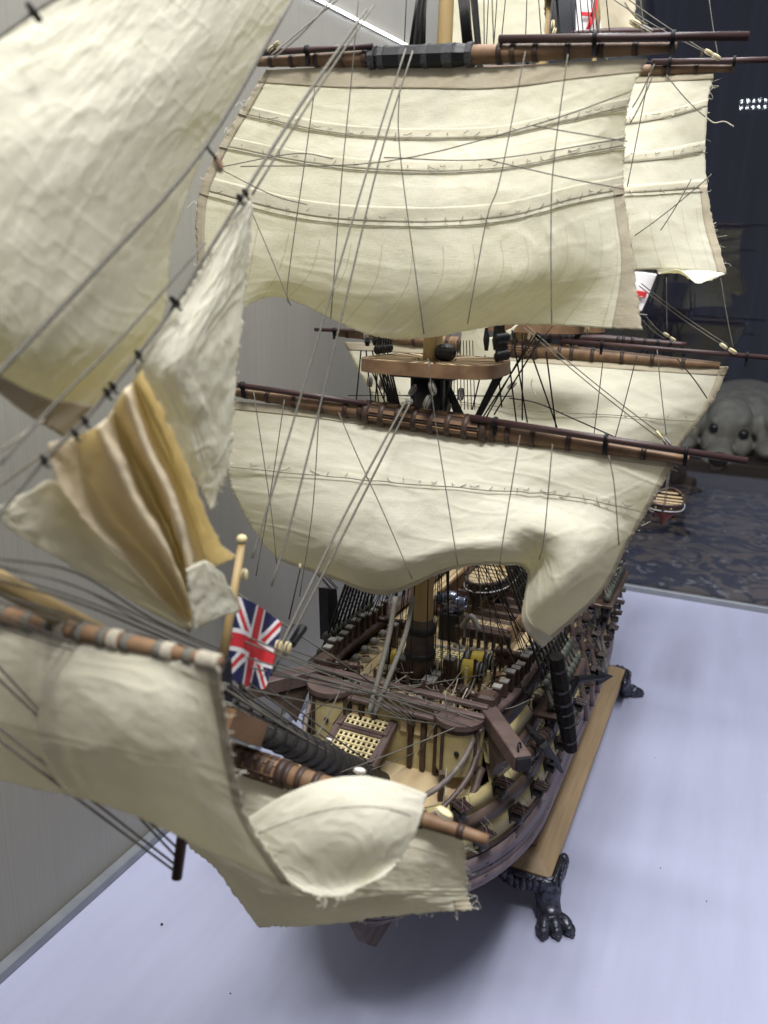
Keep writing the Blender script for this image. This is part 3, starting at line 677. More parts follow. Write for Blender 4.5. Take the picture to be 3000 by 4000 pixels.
# ---- timber heads on the forecastle rail
for sd in (1, -1):
    for i, y in enumerate(np.linspace(.566, .698, 11)):
        h = half(y, .27)-.006
        hh = random.uniform(.011, .016); o = MB().box((XC+sd*h, y, .286+hh/2+sheer(y)), (.0066, .0062, hh), bev=.0008).build('timber_head', 'walnut', ship)
        MB().box((XC+sd*h, y, .2866+hh+sheer(y)), (.0072, .0068, .0014)).build('cap', 'greywood', o)
    for i, y in enumerate(np.linspace(.588, .690, 6)):
        h = half(y, .27)-.017
        MB().ellip((XC+sd*h, y, DZ+.0035), (.004, .005, .0035), nu=9, nv=6).build('ring_block', 'greywood', ship, True)
        b_ = MB()
        for k in range(3): b_.torus((XC+sd*(h-.007), y+.006, DZ+.0012+k*.0011), (0, 0, 1), .0055-.0006*k, .0006, 16, 4)
        b_.build('rope_coil', 'ropepale', ship, True)

# ---- deck fittings on the forecastle
def P3(x, y, z): return np.array([XC+x, y, z])
for (x, y, h_, w_) in ((.0235, .603, .026, .010), (.0150, .592, .015, .011), (.0155, .575, .017, .012), (-.0225, .606, .016, .010), (-.016, .592, .022, .0085), (-.0235, .586, .013, .012), (-.052, .655, .022, .008), (-.034, .62, .010, .007)):
    o = MB().box(P3(x, y, DZ+h_/2), (w_, w_, h_), bev=.0007).build('bitt', 'walnut', ship)
    MB().box(P3(x, y, DZ+h_+.0004), (w_*.9, w_*.9, .0012)).build('bitt_top', 'greywood', o)
MB().beam(P3(-.022, .600, DZ+.016), P3(.022, .600, DZ+.016), .007, .007, bev=.0006).build('bitt_crosspiece', 'walnut', ship)
for i in range(10):
    x = -.018+.004*i; b_ = MB(); b_.tube([P3(x, .5965, DZ+.008), P3(x, .5965, DZ+.026)], [.0006, .0011], 6); b_.build('belaying_pin', 'boxwood', ship)
o = MB().tube([P3(.063, .607, DZ), P3(.063, .607, DZ+.0145), P3(.063, .607, DZ+.016), P3(.063, .607, DZ+.019)], [.0042, .0042, .0028, .0046], 8).build('bollard', 'pear', ship)
o = MB().tube([P3(.059, .636, DZ), P3(.059, .636, DZ+.040)], .0010, 6).build('pin_stand', 'walnut', ship); MB().beam(P3(.054, .636, DZ+.039), P3(.064, .636, DZ+.039), .001, .001).build('cross_bar', 'walnut', o)
# galley funnel: square base, flue, and T-shaped cowl of polished steel
o = MB().box(P3(-.010, .700, DZ+.013), (.020, .018, .030), bev=.001).build('galley_funnel', 'black', ship)
MB().tube([P3(-.010, .700, DZ+.024), P3(-.010, .700, DZ+.038)], [.0078, .0072], 14).build('flue', 'steel', o, True)
MB().tube([P3(-.024, .700, DZ+.039), P3(.0035, .697, DZ+.039)], [.0062, .0066], 14).build('cowl', 'steel', o, True)
for xx in (-.0245, .004): MB().torus(P3(xx, .6985, DZ+.039), (1, 0, 0), .0064, .0008, 16, 5).build('cowl_rim', 'steel', o, True)
MB().ellip(P3(-.010, .6985, DZ+.043), (.0085, .0075, .0065), nu=14, nv=8).build('dome', 'steel', o, True)
# belfry with white curved roof and rail with sheave holes
o = MB().beam(P3(-.002, .690, DZ+.014), P3(.054, .690, DZ+.014), .007, .010, bev=.0008).build('breast_rail', 'walnut', ship)
for i in range(5): MB().box(P3(.016+.009*i, .6858, DZ+.0145), (.0036, .0015, .004)).build('sheave_hole', 'black', o)
for i in range(8): MB().box(P3(.000+.0074*i, .690, DZ+.0045), (.003, .004, .010)).build('stanchion', 'walnut', o)
pts = [P3(.006+.018*f, .684, DZ+.026+.007*math.cos((f-.5)*5.2)) for f in np.linspace(0, 1, 13)]
bf = MB().tube(pts, .0028, 6).build('belfry_roof', 'greywood', ship, True)
for xx in (.009, .021): MB().tube([P3(xx, .685, DZ+.010), P3(xx, .685, DZ+.028)], .0012, 6).build('post', 'greywood', bf)
for i in range(9): MB().tube([P3(.004+.0060*i, .6735, DZ), P3(.004+.0060*i, .6735, DZ+.0065)], .0017, 6).build('shot', 'greywood', ship, True)
# skid beams across the waist, beam by beam, and the gangway coamings
for y in np.linspace(.757, .915, 8):
    MB().beam(P3(-.056, y, DZ-.001), P3(.056, y, DZ-.001), .0050, .0070, bev=.0006).build('skid_beam', 'rosewood', ship)
for sd in (-1, 1):
    o = MB().box(P3(sd*.0475, .815, DZ+.009), (.0035, .222, .017), bev=.0005).build('gangway_coaming', 'pear', ship)
    for y in np.linspace(.72, .91, 7): MB().torus(P3(sd*.0475-.0028, y, DZ+.011), (0, 1, .3), .0024, .0005, 10, 4).build('ring_bolt', 'blackiron', o, True)
    for y in np.linspace(.715, .92, 10):
        MB().tube([P3(sd*.086, y, DZ), P3(sd*.086, y, DZ+.024)], .0009, 5).build('netting_post', 'black', ship)
# poop and hammock nets aft
MB().box(P3(0, 1.18, .300), (.150, .16, .004)).build('poop_deck', 'deckwood', ship)
MB().box(P3(0, 1.10, .287), (.148, .006, .028)).build('poop_bulkhead', 'pear', ship)

# ---- masts
def mast(name, y, parts, rake=0.0):
    o = None
    for i, (z0, r0, z1, r1, m, dy, nm) in enumerate(parts):
        q = MB().tube([(XC, y+dy+rake*(z-.27), z) for z in np.linspace(z0, z1, 8)], np.linspace(r0, r1, 8), 16).build(nm, m, ship if o is None else o, True)
        if o is None: o = q
    return o
fm = mast('fore_mast', YF, [(.243, .0098, .520, .0090, 'mastwood', 0, 'fore_mast'), (.525, .0062, .880, .0050, 'mastwood', -.002, 'topmast'), (.86, .0040, 1.18, .0028, 'mastwood', -.010, 'topgallant_mast')])
mm = mast('main_mast', YM, [(.20, .0125, .560, .0105, 'mastwood', 0, 'main_mast'), (.535, .0066, .880, .0052, 'mastwood', -.016, 'topmast'), (.85, .0042, 1.25, .0028, 'mastwood', -.030, 'topgallant_mast')], .01)
zm = mast('mizzen_mast', YZ, [(.25, .0090, .560, .0075, 'mastwood', 0, 'mizzen_mast'), (.540, .0050, .840, .0040, 'mastwood', -.012, 'topmast'), (.82, .0032, 1.10, .002, 'mastwood', -.02, 'topgallant_mast')], .02)
for z in (.276, .300, .323):
    MB().tube([(XC, YF, z), (XC, YF, z+.0055)], .0134, 16).build('mast_band', 'black', fm, True)
MB().tube([(XC, YF, .271), (XC, YF, .335)], [.0128, .0118], 14).build('mast_coat', 'darkmast', fm, True)
# cheeks and black woolding under the fore top
for sx in (-1, 1):
    MB().prism([(XC+sx*.011, YF-.010, .540), (XC+sx*.011, YF+.012, .540), (XC+sx*.011, YF+.006, .470), (XC+sx*.011, YF-.006, .470)], (1, 0, 0), .005).build('cheek', 'black', fm)
MB().tube([(XC, YF, .475), (XC, YF, .542)], [.0128, .0150], 14).build('masthead_lashing', 'black', fm, True)
MB().box((XC, YF+.002, .5395), (.050, .048, .005)).build('trestle_trees', 'black', fm)

def top_platform(y, z, hw, d0, d1, parent):
    """D-shaped fighting top: rim plus separate radial planks with gaps"""
    out = []
    for a in np.linspace(0, 2*math.pi, 64, endpoint=False):
        c, s = math.cos(a), math.sin(a); n_ = 3.4
        f = (abs(c)**n_+abs(s)**n_)**(-1/n_); out.append((hw*c*f, (d0 if s < 0 else d1)*s*f))
    o = MB(); V = []; m_ = len(out)
    for sc, zz in ((1, z-.0055), (1, z+.0045), (.955, z+.0045), (.955, z-.0055)): V += [(XC+x*sc, y+yy*sc, zz) for x, yy in out]
    o.add(V, [(r*m_+i, r*m_+(i+1) % m_, ((r+1) % 4)*m_+(i+1) % m_, ((r+1) % 4)*m_+i) for r in range(4) for i in range(m_)])
    tp = o.build('fighting_top', 'pear', parent)
    for i in range(0, 64):
        x0, y0 = out[i]; x1, y1 = out[(i+1) % 64]
        a = np.array((XC+x0*.95, y+y0*.95)); b_ = np.array((XC+x1*.95, y+y1*.95)); mid = a+(b_-a)*.62
        ia = np.array((XC+x0*.30, y+y0*.34)); ib = ia+(np.array((XC+x1*.30, y+y1*.34))-ia)*.62
        q = MB(); zz = z+.0030+(.0005 if i % 2 else 0)
        q.prism([(*a, zz), (*mid, zz), (*ib, zz), (*ia, zz)], (0, 0, 1), .0022)
        q.build('plank', 'lightwood' if i % 3 else 'pear', tp)
    return tp
ft = top_platform(.592, .5450, .0545, .036, .062, ship)
mt = top_platform(.870, .568, .060, .040, .042, ship)
top_platform(1.122, .560, .042, .03, .03, ship)
# topmast shrouds rising from the tops, futtock shrouds and blocks under them
def topshrouds(y, z, hw, zt, n, yr):
    for sd in (1, -1):
        P = []
        for k in range(n):
            a = np.array([XC+sd*hw, y+yr*(k/(n-1)), z+.004]); t = np.array([XC+sd*.006, y-.014, zt])
            MB().tube([a, t], .00085, 5).build('topmast_shroud', 'ropedark', ship); P.append((a, t))
            MB().ellip(a+[0, 0, .004], (.0030, .0030, .0040), nu=8, nv=5).build('deadeye', 'black', ship, True)
            MB().ellip(a+[-sd*.001, 0, .017], (.0030, .0030, .0040), nu=8, nv=5).build('deadeye', 'black', ship, True)
            MB().tube([a+[0, 0, -.008], (XC+sd*.012, y, z-.095)], .0009, 5).build('futtock_shroud', 'ropedark', ship)
        b_ = MB()
        for r in range(1, 26): b_.tube(np.array([a+(t-a)*r/27 for a, t in P]), .0004, 4)
        b_.build('ratlines', 'ropedark', ship, kind='stuff')
topshrouds(.596, .5465, .050, .905, 6, .026)
topshrouds(.874, .568, .055, .895, 6, .030)
topshrouds(1.124, .560, .038, .84, 4, .02)
# black bundles at the topmast head as in the photograph, and the main topmast cross-trees
MB().box((XC, YM-.014, .880), (.085, .010, .008), bev=.001).build('cross_trees', 'black', ship)
MB().box((XC, YM-.014, .893), (.028, .026, .034), bev=.003).build('masthead_cap', 'black', ship)
MB().box((XC, YF-.014, .905), (.070, .010, .008), bev=.001).build('cross_trees', 'black', ship)
MB().box((XC, YZ-.006, .800), (.060, .010, .007), bev=.001).build('cross_trees', 'mahogany', ship)
MB().tube([(XC, YF, .55), (XC, YF, .60)], [.0075, .0070], 10).build('mast_doubling', 'mastwood', ship)
MB().ellip((XC+.012, YF-.004, .556), (.009, .008, .007), nu=10, nv=7).build('mast_cap', 'black', ship)

# ---- yards, studding-sail booms
def yard(a, b_, rm_, re, m, name, mid=None, bands=(), bm='black', octo=None):
    a = np.array(a); b_ = np.array(b_); t = np.linspace(0, 1, 25)
    r = np.interp(np.abs(t-.5)*2, [0, .18, 1], [rm_, rm_, re])
    o = MB().tube([a+(b_-a)*x for x in t], r, 12).build(name, m, ship, True)
    for x in bands:
        rr = float(np.interp(abs(x-.5)*2, [0, .18, 1], [rm_, rm_, re])); p = a+(b_-a)*x; d = (b_-a)/np.linalg.norm(b_-a)
        MB().tube([p-d*.0018, p+d*.0018], rr*1.14, 12).build('yard_band', bm, o, True)
    if octo:
        x0, x1, rr, mm_ = octo; P = [a+(b_-a)*x for x in (x0, x0+.06, x1-.06, x1)]
        MB().tube(P, [rr*.62, rr, rr, rr*.62], 8).build('yard_fish', mm_, o)
        d = (b_-a)/np.linalg.norm(b_-a)
        if mm_ != 'black':
            for k in range(8):                                  # battens laid along the middle of the yard
                an = 2*math.pi*(k+.5)/8; u = np.cross(d, (0, 0, 1.)); u /= np.linalg.norm(u); q = np.cross(d, u); e = (u*math.cos(an)+q*math.sin(an))*rr*.95
                MB().beam(a+(b_-a)*(x0+.06)+e, a+(b_-a)*(x1-.06)+e, .0030, .0022, up=e).build('batten', 'pear', o)
            for x in np.linspace(x0+.05, x1-.05, 8):
                p = a+(b_-a)*x; MB().tube([p-d*.0022, p+d*.0022], rr*1.16, 12).build('yard_band', bm, o, True)
    return o
def boom(a, b_, r, m, par, irons=()):
    a = np.array(a); b_ = np.array(b_)
    o = MB().tube([a, b_], [r, r*.95], 10).build('studding_sail_boom', m, par, True)
    d = (b_-a)/np.linalg.norm(b_-a)
    for x in irons:
        p = a+(b_-a)*x; MB().tube([p-d*.0012, p+d*.0012], r*1.45, 10).build('boom_iron', 'blackiron', par, True)
        MB().beam(p, p+[0, .001, -.010], .0025, .0025, up=(1, 0, 0)).build('boom_bracket', 'blackiron', par)
    return o
rr = [.04, .10, .17, .24, .30, .335, .37, .63, .66, .71, .78, .85, .92]
fy = yard(Y(905, 1531, .574), Y(2690, 1797, .574), .0078, .0032, 'pear', 'fore_yard', bands=rr, bm='walnut', octo=(.30, .66, .0086, 'walnut'))
boom(Y(918, 1502, .568), Y(1437, 1578, .568), .0024, 'mahogany', fy, (.06,)); boom(Y(1838, 1632, .566), Y(2920, 1801, .566), .0026, 'mahogany', fy, (.10, .52, .80))
ty = yard(Y(1008, 244, .572), Y(2640, 186, .572), .0062, .0030, 'pear', 'fore_topsail_yard', bands=rr, bm='walnut', octo=(.29, .59, .0076, 'black'))
boom(Y(1025, 206, .566), Y(1455, 180, .566), .0022, 'mahogany', ty, (.42,)); boom(Y(1950, 153, .566), Y(2925, 141, .566), .0026, 'mahogany', ty, (.41, .72))
for x in (.32, .345, .40, .455, .505, .515, .56):
    a, b_ = Y(1008, 244, .572), Y(2640, 186, .572); p = a+(b_-a)*x; d = (b_-a)/np.linalg.norm(b_-a)
    MB().tube([p-d*.0022, p-d*.0008, p+d*.0008, p+d*.0022], [.0079, .0081, .0079, .0081], 8).build('rope_seizing', 'seizing', ty)
my = yard(Y(1310, 1302, .848), Y(2812, 1428, .848), .0082, .0034, 'pear', 'main_yard', bands=rr, bm='walnut', octo=(.33, .62, .0090, 'pear'))
boom(Y(1230, 1287, .842), Y(1620, 1302, .842), .0022, 'mahogany', my, (.2,)); boom(Y(2190, 1332, .842), Y(3060, 1402, .842), .0026, 'mahogany', my, (.2, .85))
sy = yard(Y(2000, 1300, 1.10), Y(2680, 1345, 1.10), .0055, .0026, 'mahogany', 'crossjack_yard', bands=rr, bm='black')
mty = yard(Y(1330, 292, .846), Y(2865, 268, .846), .0064, .0030, 'pear', 'main_topsail_yard', bands=rr, bm='walnut')
boom(Y(2545, 243, .840), Y(3080, 232, .840), .0026, 'mahogany', mty, (.14, .62))
zty = yard(Y(2230, 128, 1.09), Y(2600, 118, 1.09), .0042, .0022, 'mahogany', 'mizzen_topsail_yard')
sby = yard(Y(640, 2870, .332), Y(1905, 3283, .332), .0062, .0028, 'pear', 'spritsail_yard', bands=(.20, .24, .29, .34, .38, .43, .47, .52, .60, .70, .82, .93), bm='walnut', octo=(.14, .46, .0068, 'pear'))
sty = yard(Y(-500, 2290, .218), Y(862, 2592, .218), .0043, .0026, 'pear', 'sprit_topsail_yard', bands=(.40, .44, .52, .58, .66, .72, .78, .86, .93, .98), bm='ropegrey')

# ---- bowsprit, jib-boom, cap, jack staff, dolphin striker
bw = MB().tube([(XC, .545, .193), (XC, .298, .3975)], [.0115, .0078], 16).build('bowsprit', 'spar_black', ship, True)
for f in np.linspace(.30, .96, 15):
    p = np.array((XC, .545-.247*f, .193+.2045*f)); d = np.array((0, -.770, .638))
    MB().tube([p-d*.0014, p+d*.0014], .0123-.0036*f, 14).build('hoop', 'ropedark', bw, True)
MB().tube([(XC-.012, .372, .343), (XC-.012, .080, .590)], [.0056, .0036], 12).build('jib_boom', 'mastwood', ship, True)
cp_ = MB().box((XC, .302, .404), (.014, .010, .034), bev=.001).build('bowsprit_cap', 'black', ship)
ds = MB().tube([X(752, 2960, XC), X(690, 3432, XC)], [.0030, .0026], 10).build('dolphin_striker', 'mahogany', ship, True)
for dx in (-1, 1): MB().beam(X(885, 2815, XC+dx*.010), X(1015, 2868, XC+dx*.010), .006, .013).build('bowsprit_bee', 'pear', ship)

# ================================================================== sails
def sail(name, ctrl, mode, m, label, seed, nu=70, nv=70, amp=.0012, fu=9, fv=9, fray=.0007, parent=None, th=.0005):
    S = wrinkle(surf(ctrl, mode, nu, nv), seed, amp, fu, fv, fray)
    return S, sheet(name, S, m, parent or ship, th, label=label)
def dep(rows, base, wts): return [[(p[0], p[1], base+wts[r][c]) for c, p in enumerate(row)] for r, row in enumerate(rows)]
# fore topsail
R_ = [[(1040, 275), (1330, 262), (1640, 256), (1960, 262), (2260, 242), (2530, 230)],
      [(955, 410), (1290, 480), (1620, 500), (1950, 490), (2230, 430), (2462, 380)],
      [(868, 560), (1230, 630), (1600, 660), (1950, 650), (2230, 600), (2440, 560)],
      [(778, 760), (1190, 860), (1590, 890), (1960, 870), (2240, 800), (2438, 760)],
      [(770, 1000), (1140, 1050), (1560, 1120), (1960, 1110), (2240, 1060), (2475, 1030)],
      [(800, 1320), (1060, 1160), (1420, 1300), (1640, 1320), (2000, 1268), (2508, 1290)]]
Wt = [[0, 0, 0, 0, 0, 0], [0, -.004, -.006, -.006, -.004, 0], [0, -.010, -.016, -.016, -.010, .004], [0, -.016, -.026, -.026, -.016, .006], [0, -.016, -.028, -.028, -.016, .004], [0, -.006, -.012, -.012, -.008, 0]]
S1, o1 = sail('fore_topsail', dep(R_, .572, Wt), 'Y', 'sailcloth_seamed', 'large square cream sail at the top, three reef bands, bellied towards the viewer', 11, 160, 140, .0009, 9, 9)
def strips(S, o, hems=(), reefs=(), seed=0, hm_='hemcloth'):
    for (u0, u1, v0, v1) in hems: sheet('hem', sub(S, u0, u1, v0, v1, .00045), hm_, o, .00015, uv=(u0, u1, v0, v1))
    for (v0, v1) in reefs: sheet('reef_band', sub(S, .0, 1, v0, v1, .0003), 'reefcloth', o, .00012, uv=(0, 1, v0, v1))
def reefline(S, o, v, off=.0010, r=.00042, m='reefrope', pts=24, seed=1):
    nv, nu = S.shape[:2]; n = normals(S); rw = int(v*(nv-1)); P = (S+n*off)[rw]; P = P[::3]
    MB().tube(crspline(P, 60), r, 5).build('reef_line', m, o, True)
    rg = np.random.default_rng(seed); k = np.linspace(.05, .95, pts)
    for kk in k:
        c = int(kk*(nu-1)); r0 = max(rw-int(.022*nv)-1, 0); p = (S+n*.0012)[r0, c]; q = (S+n*.0016)[min(r0+1, nv-1), min(c+1, nu-1)]
        e = p+rg.normal(0, .003, 3)*[1.4, .1, .6]+[0, -.0012, -.002]
        MB().tube(crspline([p, (p+e)/2+[0, -.001, -.001], e], 6), .00026, 4).build('reef_point', 'ropegrey', o)
strips(S1, o1, hems=[(0, 1, 0, .075), (.955, 1, .56, 1), (0, .02, .0, 1)], reefs=[(.20, .245), (.365, .41), (.535, .585)])
for v in (.255, .42, .60): reefline(S1, o1, v, seed=int(v*100))
# fore course
R_ = [[(905, 1565), (1200, 1595), (1500, 1640), (1760, 1676), (1960, 1705), (2150, 1732), (2400, 1770), (2640, 1802)],
      [(893, 1700), (1190, 1735), (1490, 1775), (1750, 1805), (1960, 1825), (2150, 1840), (2380, 1880), (2580, 1905)],
      [(890, 1850), (1190, 1885), (1480, 1915), (1740, 1935), (1950, 1945), (2140, 1955), (2340, 1985), (2515, 2020)],
      [(950, 2000), (1200, 2045), (1480, 2085), (1740, 2080), (1940, 2065), (2110, 2075), (2290, 2130), (2445, 2135)],
      [(1020, 2110), (1240, 2170), (1480, 2230), (1750, 2160), (1950, 2140), (2098, 2175), (2180, 2300), (2355, 2310)],
      [(1085, 2185), (1280, 2250), (1500, 2318), (1760, 2220), (1960, 2203), (2062, 2238), (2040, 2425), (2115, 2532)]]
Wt = [[0]*8, [.0, -.010, -.013, -.013, -.012, -.010, -.005, 0], [0, -.022, -.030, -.028, -.024, -.016, -.010, .004], [0, -.030, -.044, -.040, -.036, -.032, -.026, .004],
      [0, -.026, -.046, -.044, -.040, -.020, -.034, .002], [0, -.012, -.024, -.026, -.024, -.012, -.020, -.012]]
S2, o2 = sail('fore_course', dep(R_, .574, Wt), 'Y', 'sailcloth', 'large low square sail on the fore yard, its right corner curled down over the rail', 23, 170, 140, .0012, 9, 8)
strips(S2, o2, hems=[(0, 1, 0, .050), (.98, 1, .0, 1)])
sheet('hem', sub(S2, 0, 1, .962, 1, .0007), 'reefcloth', o2, .0004)
reefline(S2, o2, .36, .0028, pts=26, seed=3)
# main topsail and main course
R_ = [[(1320, 312), (1700, 300), (2100, 300), (2540, 292), (2790, 290)], [(1310, 500), (1700, 520), (2100, 520), (2520, 480), (2762, 420)], [(1310, 700), (1700, 720), (2100, 720), (2520, 700), (2757, 680)],
      [(1320, 900), (1700, 920), (2100, 920), (2520, 890), (2787, 880)], [(1350, 1050), (1700, 1090), (2100, 1090), (2560, 1052), (2840, 1072)]]
Wt = [[0]*5, [0, -.012, -.016, -.010, 0], [0, -.026, -.036, -.020, .004], [0, -.030, -.040, -.024, .004], [0, -.014, -.022, -.020, 0]]
S3, o3 = sail('main_topsail', dep(R_, .846, Wt), 'Y', 'sailcloth_seamed', 'square sail partly hidden behind the fore topsail, frayed right edge against the dark glass', 31, 90, 70, .0014, 8, 8)
strips(S3, o3, hems=[(0, 1, 0, .04), (.965, 1, .55, 1)], reefs=[(.21, .25), (.37, .42), (.52, .57)])
for v in (.26, .43, .585): reefline(S3, o3, v, pts=20, seed=int(v*77))
Fb = [[(2560, 1050, .838), (2640, 1052, .836), (2740, 1056, .834), (2835, 1068, .840)], [(2575, 1068, .826), (2650, 1066, .822), (2720, 1092, .818), (2800, 1085, .830)], [(2590, 1062, .815), (2660, 1058, .812), (2720, 1106, .812), (2780, 1092, .826)]]
sheet('curled_foot', wrinkle(surf(Fb, 'Y', 24, 14), 5, .001), 'sailcloth', o3)
R_ = [[(1345, 1335), (1700, 1350), (2100, 1385), (2500, 1412), (2845, 1432)], [(1400, 1450), (1720, 1480), (2100, 1510), (2480, 1540), (2790, 1560)], [(1475, 1580), (1740, 1620), (2080, 1650), (2420, 1680), (2700, 1690)], [(1540, 1740), (1760, 1780), (2050, 1800), (2350, 1810), (2610, 1800)], [(1580, 1880), (1780, 1920), (2050, 1940), (2300, 1930), (2520, 1900)]]
Wt = [[0]*5, [0, -.016, -.024, -.016, 0], [0, -.034, -.010, -.030, .004], [0, -.030, -.036, -.034, .004], [0, -.016, -.024, -.016, 0]]
S4, o4 = sail('main_course', dep(R_, .848, Wt), 'Y', 'sailcloth', 'square sail on the main yard, seen behind the fighting top and beside the dog', 41, 90, 70, .0016, 9, 8)
strips(S4, o4, hems=[(0, 1, 0, .07), (.975, 1, .0, 1)])
reefline(S4, o4, .42, .0025, pts=14, seed=9)
# staysails between the masts
sl, _ = sail('main_staysail', [[(1748, -120, .800), (1860, -120, .797), (1990, -120, .797), (2122, -120, .80)], [(1752, 20, .800), (1870, 20, .796), (2000, 20, .796), (2127, 20, .80)], [(1760, 240, .80), (1880, 240, .797), (2010, 240, .797), (2130, 240, .80)]], 'Y', 'sailcloth', 'pale staysail high between the fore and main masts', 51, 40, 40, .0010, 5, 5)
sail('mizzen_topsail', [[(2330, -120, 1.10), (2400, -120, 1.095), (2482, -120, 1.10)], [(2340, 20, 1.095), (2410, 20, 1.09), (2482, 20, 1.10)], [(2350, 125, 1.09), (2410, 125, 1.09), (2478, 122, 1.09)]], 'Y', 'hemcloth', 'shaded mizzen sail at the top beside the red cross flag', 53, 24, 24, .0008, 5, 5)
sail('main_topmast_staysail', [[(1795, 1240, .76), (1850, 1240, .758), (1905, 1240, .76)], [(1800, 1320, .762), (1860, 1320, .76), (1915, 1320, .762)], [(1790, 1480, .765), (1890, 1440, .762), (2030, 1260, .765)][::1]], 'Y', 'sailcloth', 'small white staysail hanging behind the fighting top', 55, 24, 24, .0008, 5, 5)
# jib (fore-and-aft, in the centre plane of the ship)
R_ = [[(330, -160), (640, -160), (930, -160), (1232, -160)], [(172, 28), (480, 60), (800, 100), (1082, 100)], [(-100, 212), (300, 320), (640, 350), (905, 398)], [(-380, 410), (100, 600), (450, 650), (790, 600)],
      [(-480, 780), (0, 950), (350, 1000), (668, 960)], [(-480, 1050), (-50, 1260), (300, 1370), (610, 1290)], [(-480, 1180), (-110, 1450), (80, 1600), (255, 1712)]]
Wt = [[0, .004, .004, 0], [0, .006, .008, 0], [0, .010, .012, .002], [0, .014, .014, .002], [0, .014, .014, .002], [0, .012, .012, 0], [0, .004, .004, 0]]
S5, o5 = sail('jib', dep(R_, XC-.012, Wt), 'X', 'sailcloth_jib', 'huge near triangular sail filling the upper left, creased and out of focus', 61, 190, 220, .00055, 12, 15, .0004)
strips(S5, o5, hems=[(0, 1, .955, 1)])
# fore topmast staysail and its gathered folds
R_ = [[(955, 775), (972, 790), (988, 828)], [(760, 1090), (870, 1070), (957, 1100)], [(548, 1392), (740, 1390), (922, 1450)], [(566, 1520), (740, 1640), (897, 1790)], [(650, 1720), (760, 1860), (828, 1998)]]
Wt = [[0]*3, [0, .004, 0], [0, .008, .002], [-.004, .004, .002], [-.004, 0, 0]]
S6, o6 = sail('fore_topmast_staysail', dep(R_, XC+.004, Wt), 'X', 'sailcloth', 'narrow white staysail hanked to a stay, its lower part gathered into tan folds', 71, 100, 150, .0013, 6, 9, .0009)
fold = [[(190, 1730), (290, 1705), (385, 1660), (440, 1600), (485, 1525), (520, 1490), (552, 1452)], [(225, 1880), (335, 1860), (468, 1830), (512, 1785), (560, 1735), (612, 1695), (660, 1640)],
        [(345, 2060), (450, 2035), (555, 2005), (600, 1960), (652, 1925), (702, 1895), (752, 1862)], [(520, 2225), (600, 2195), (655, 2165), (682, 2130), (702, 2085), (765, 2065), (842, 2092)], [(742, 2455), (748, 2420), (752, 2380), (748, 2330), (748, 2285), (805, 2230), (922, 2172)]]
fw = [0, -.007, .009, -.010, .011, -.012, .010]
F_ = [[(p[0], p[1], XC+.008+fw[c]*(.8 if r == 4 else 1)) for c, p in enumerate(row)] for r, row in enumerate(fold)]
sheet('gathered_fold', wrinkle(surf(F_, 'X', 90, 60), 73, .0010, 6, 8, .0004), 'sailcloth_fold', o6, label='tan folds of gathered sail cloth')
Fc = [[(728, 2225), (800, 2190), (860, 2235)], [(738, 2350), (832, 2318), (932, 2372)], [(762, 2462), (806, 2435), (858, 2408)]]
sheet('clew_corner', wrinkle(surf([[(p[0], p[1], XC+.024) for p in r] for r in Fc], 'X', 24, 24), 75, .0010, 5, 5, .0006), 'sailcloth', o6)
Fw = [[(-10, 1985), (100, 1925), (215, 1882), (368, 2080), (520, 2230), (742, 2456)], [(0, 2010), (100, 2020), (210, 2040), (375, 2180), (535, 2300), (740, 2462)], [(10, 2045), (110, 2115), (210, 2172), (385, 2272), (550, 2368), (736, 2468)]]
sheet('tack_corner', wrinkle(surf([[(p[0], p[1], XC-.004) for p in r] for r in Fw], 'X', 60, 20), 77, .0014, 8, 4, .0006), 'sailcloth_thin', o6)
for px, py in ((958, 752), (936, 772), (690, 1182), (676, 1172), (540, 1382), (440, 1506), (418, 1530), (332, 1640), (292, 1690), (172, 1792)):
    p = X(px, py, XC+.009); b_ = MB(); b_.torus(p, (.3, .8, .6), .0014, .0006, 10, 5); b_.tube(crspline([p, p+[.001, -.001, -.0016], p+[.002, .0006, -.0030]], 6), .0005, 4); b_.build('hank', 'ropedark', o6, True)
# sprit topsail with its curled corner
R_ = [[(-250, 2370), (0, 2432), (300, 2498), (600, 2560), (855, 2608)], [(-250, 2600), (30, 2640), (340, 2690), (640, 2735), (882, 2790)], [(-250, 2800), (60, 2840), (390, 2890), (690, 2935), (915, 3000)], [(-250, 2920), (80, 2970), (430, 3050), (745, 3130), (975, 3210)], [(-250, 2985), (60, 3058), (480, 3168), (810, 3322), (1150, 3462)]]
Wt = [[0]*5, [0, -.006, -.008, -.006, .004], [0, -.008, -.010, -.006, .010], [.002, -.004, -.006, 0, .018], [.004, .002, .004, .012, .030]]
S8, o8 = sail('sprit_topsail', dep(R_, .216, Wt), 'Y', 'sailcloth_thin', 'tan square sail at the lower left under the bowsprit, shaded and out of focus', 81, 120, 100, .0007, 8, 7, .0004)
sheet('hem', sub(S8, .955, 1, 0, 1, .0006), 'hemcloth', o8, .0004)
Fl = [[(962, 3200), (1100, 3112), (1250, 3052), (1400, 3031), (1540, 3056), (1667, 3102)], [(988, 3262), (1120, 3212), (1270, 3166), (1420, 3152), (1540, 3166), (1640, 3202)], [(1040, 3350), (1160, 3322), (1300, 3300), (1430, 3284), (1520, 3292), (1592, 3312)], [(1112, 3422), (1210, 3440), (1310, 3450), (1400, 3442), (1462, 3422), (1532, 3392)], [(1175, 3478), (1240, 3500), (1310, 3503), (1370, 3488), (1415, 3466), (1482, 3432)]]
Wt = [[.032+.050*(c/5)*(1-r/4*.72)-.004*math.sin(c/5*3.14)*(1 if r in (1, 2) else 0) for c in range(6)] for r in range(5)]
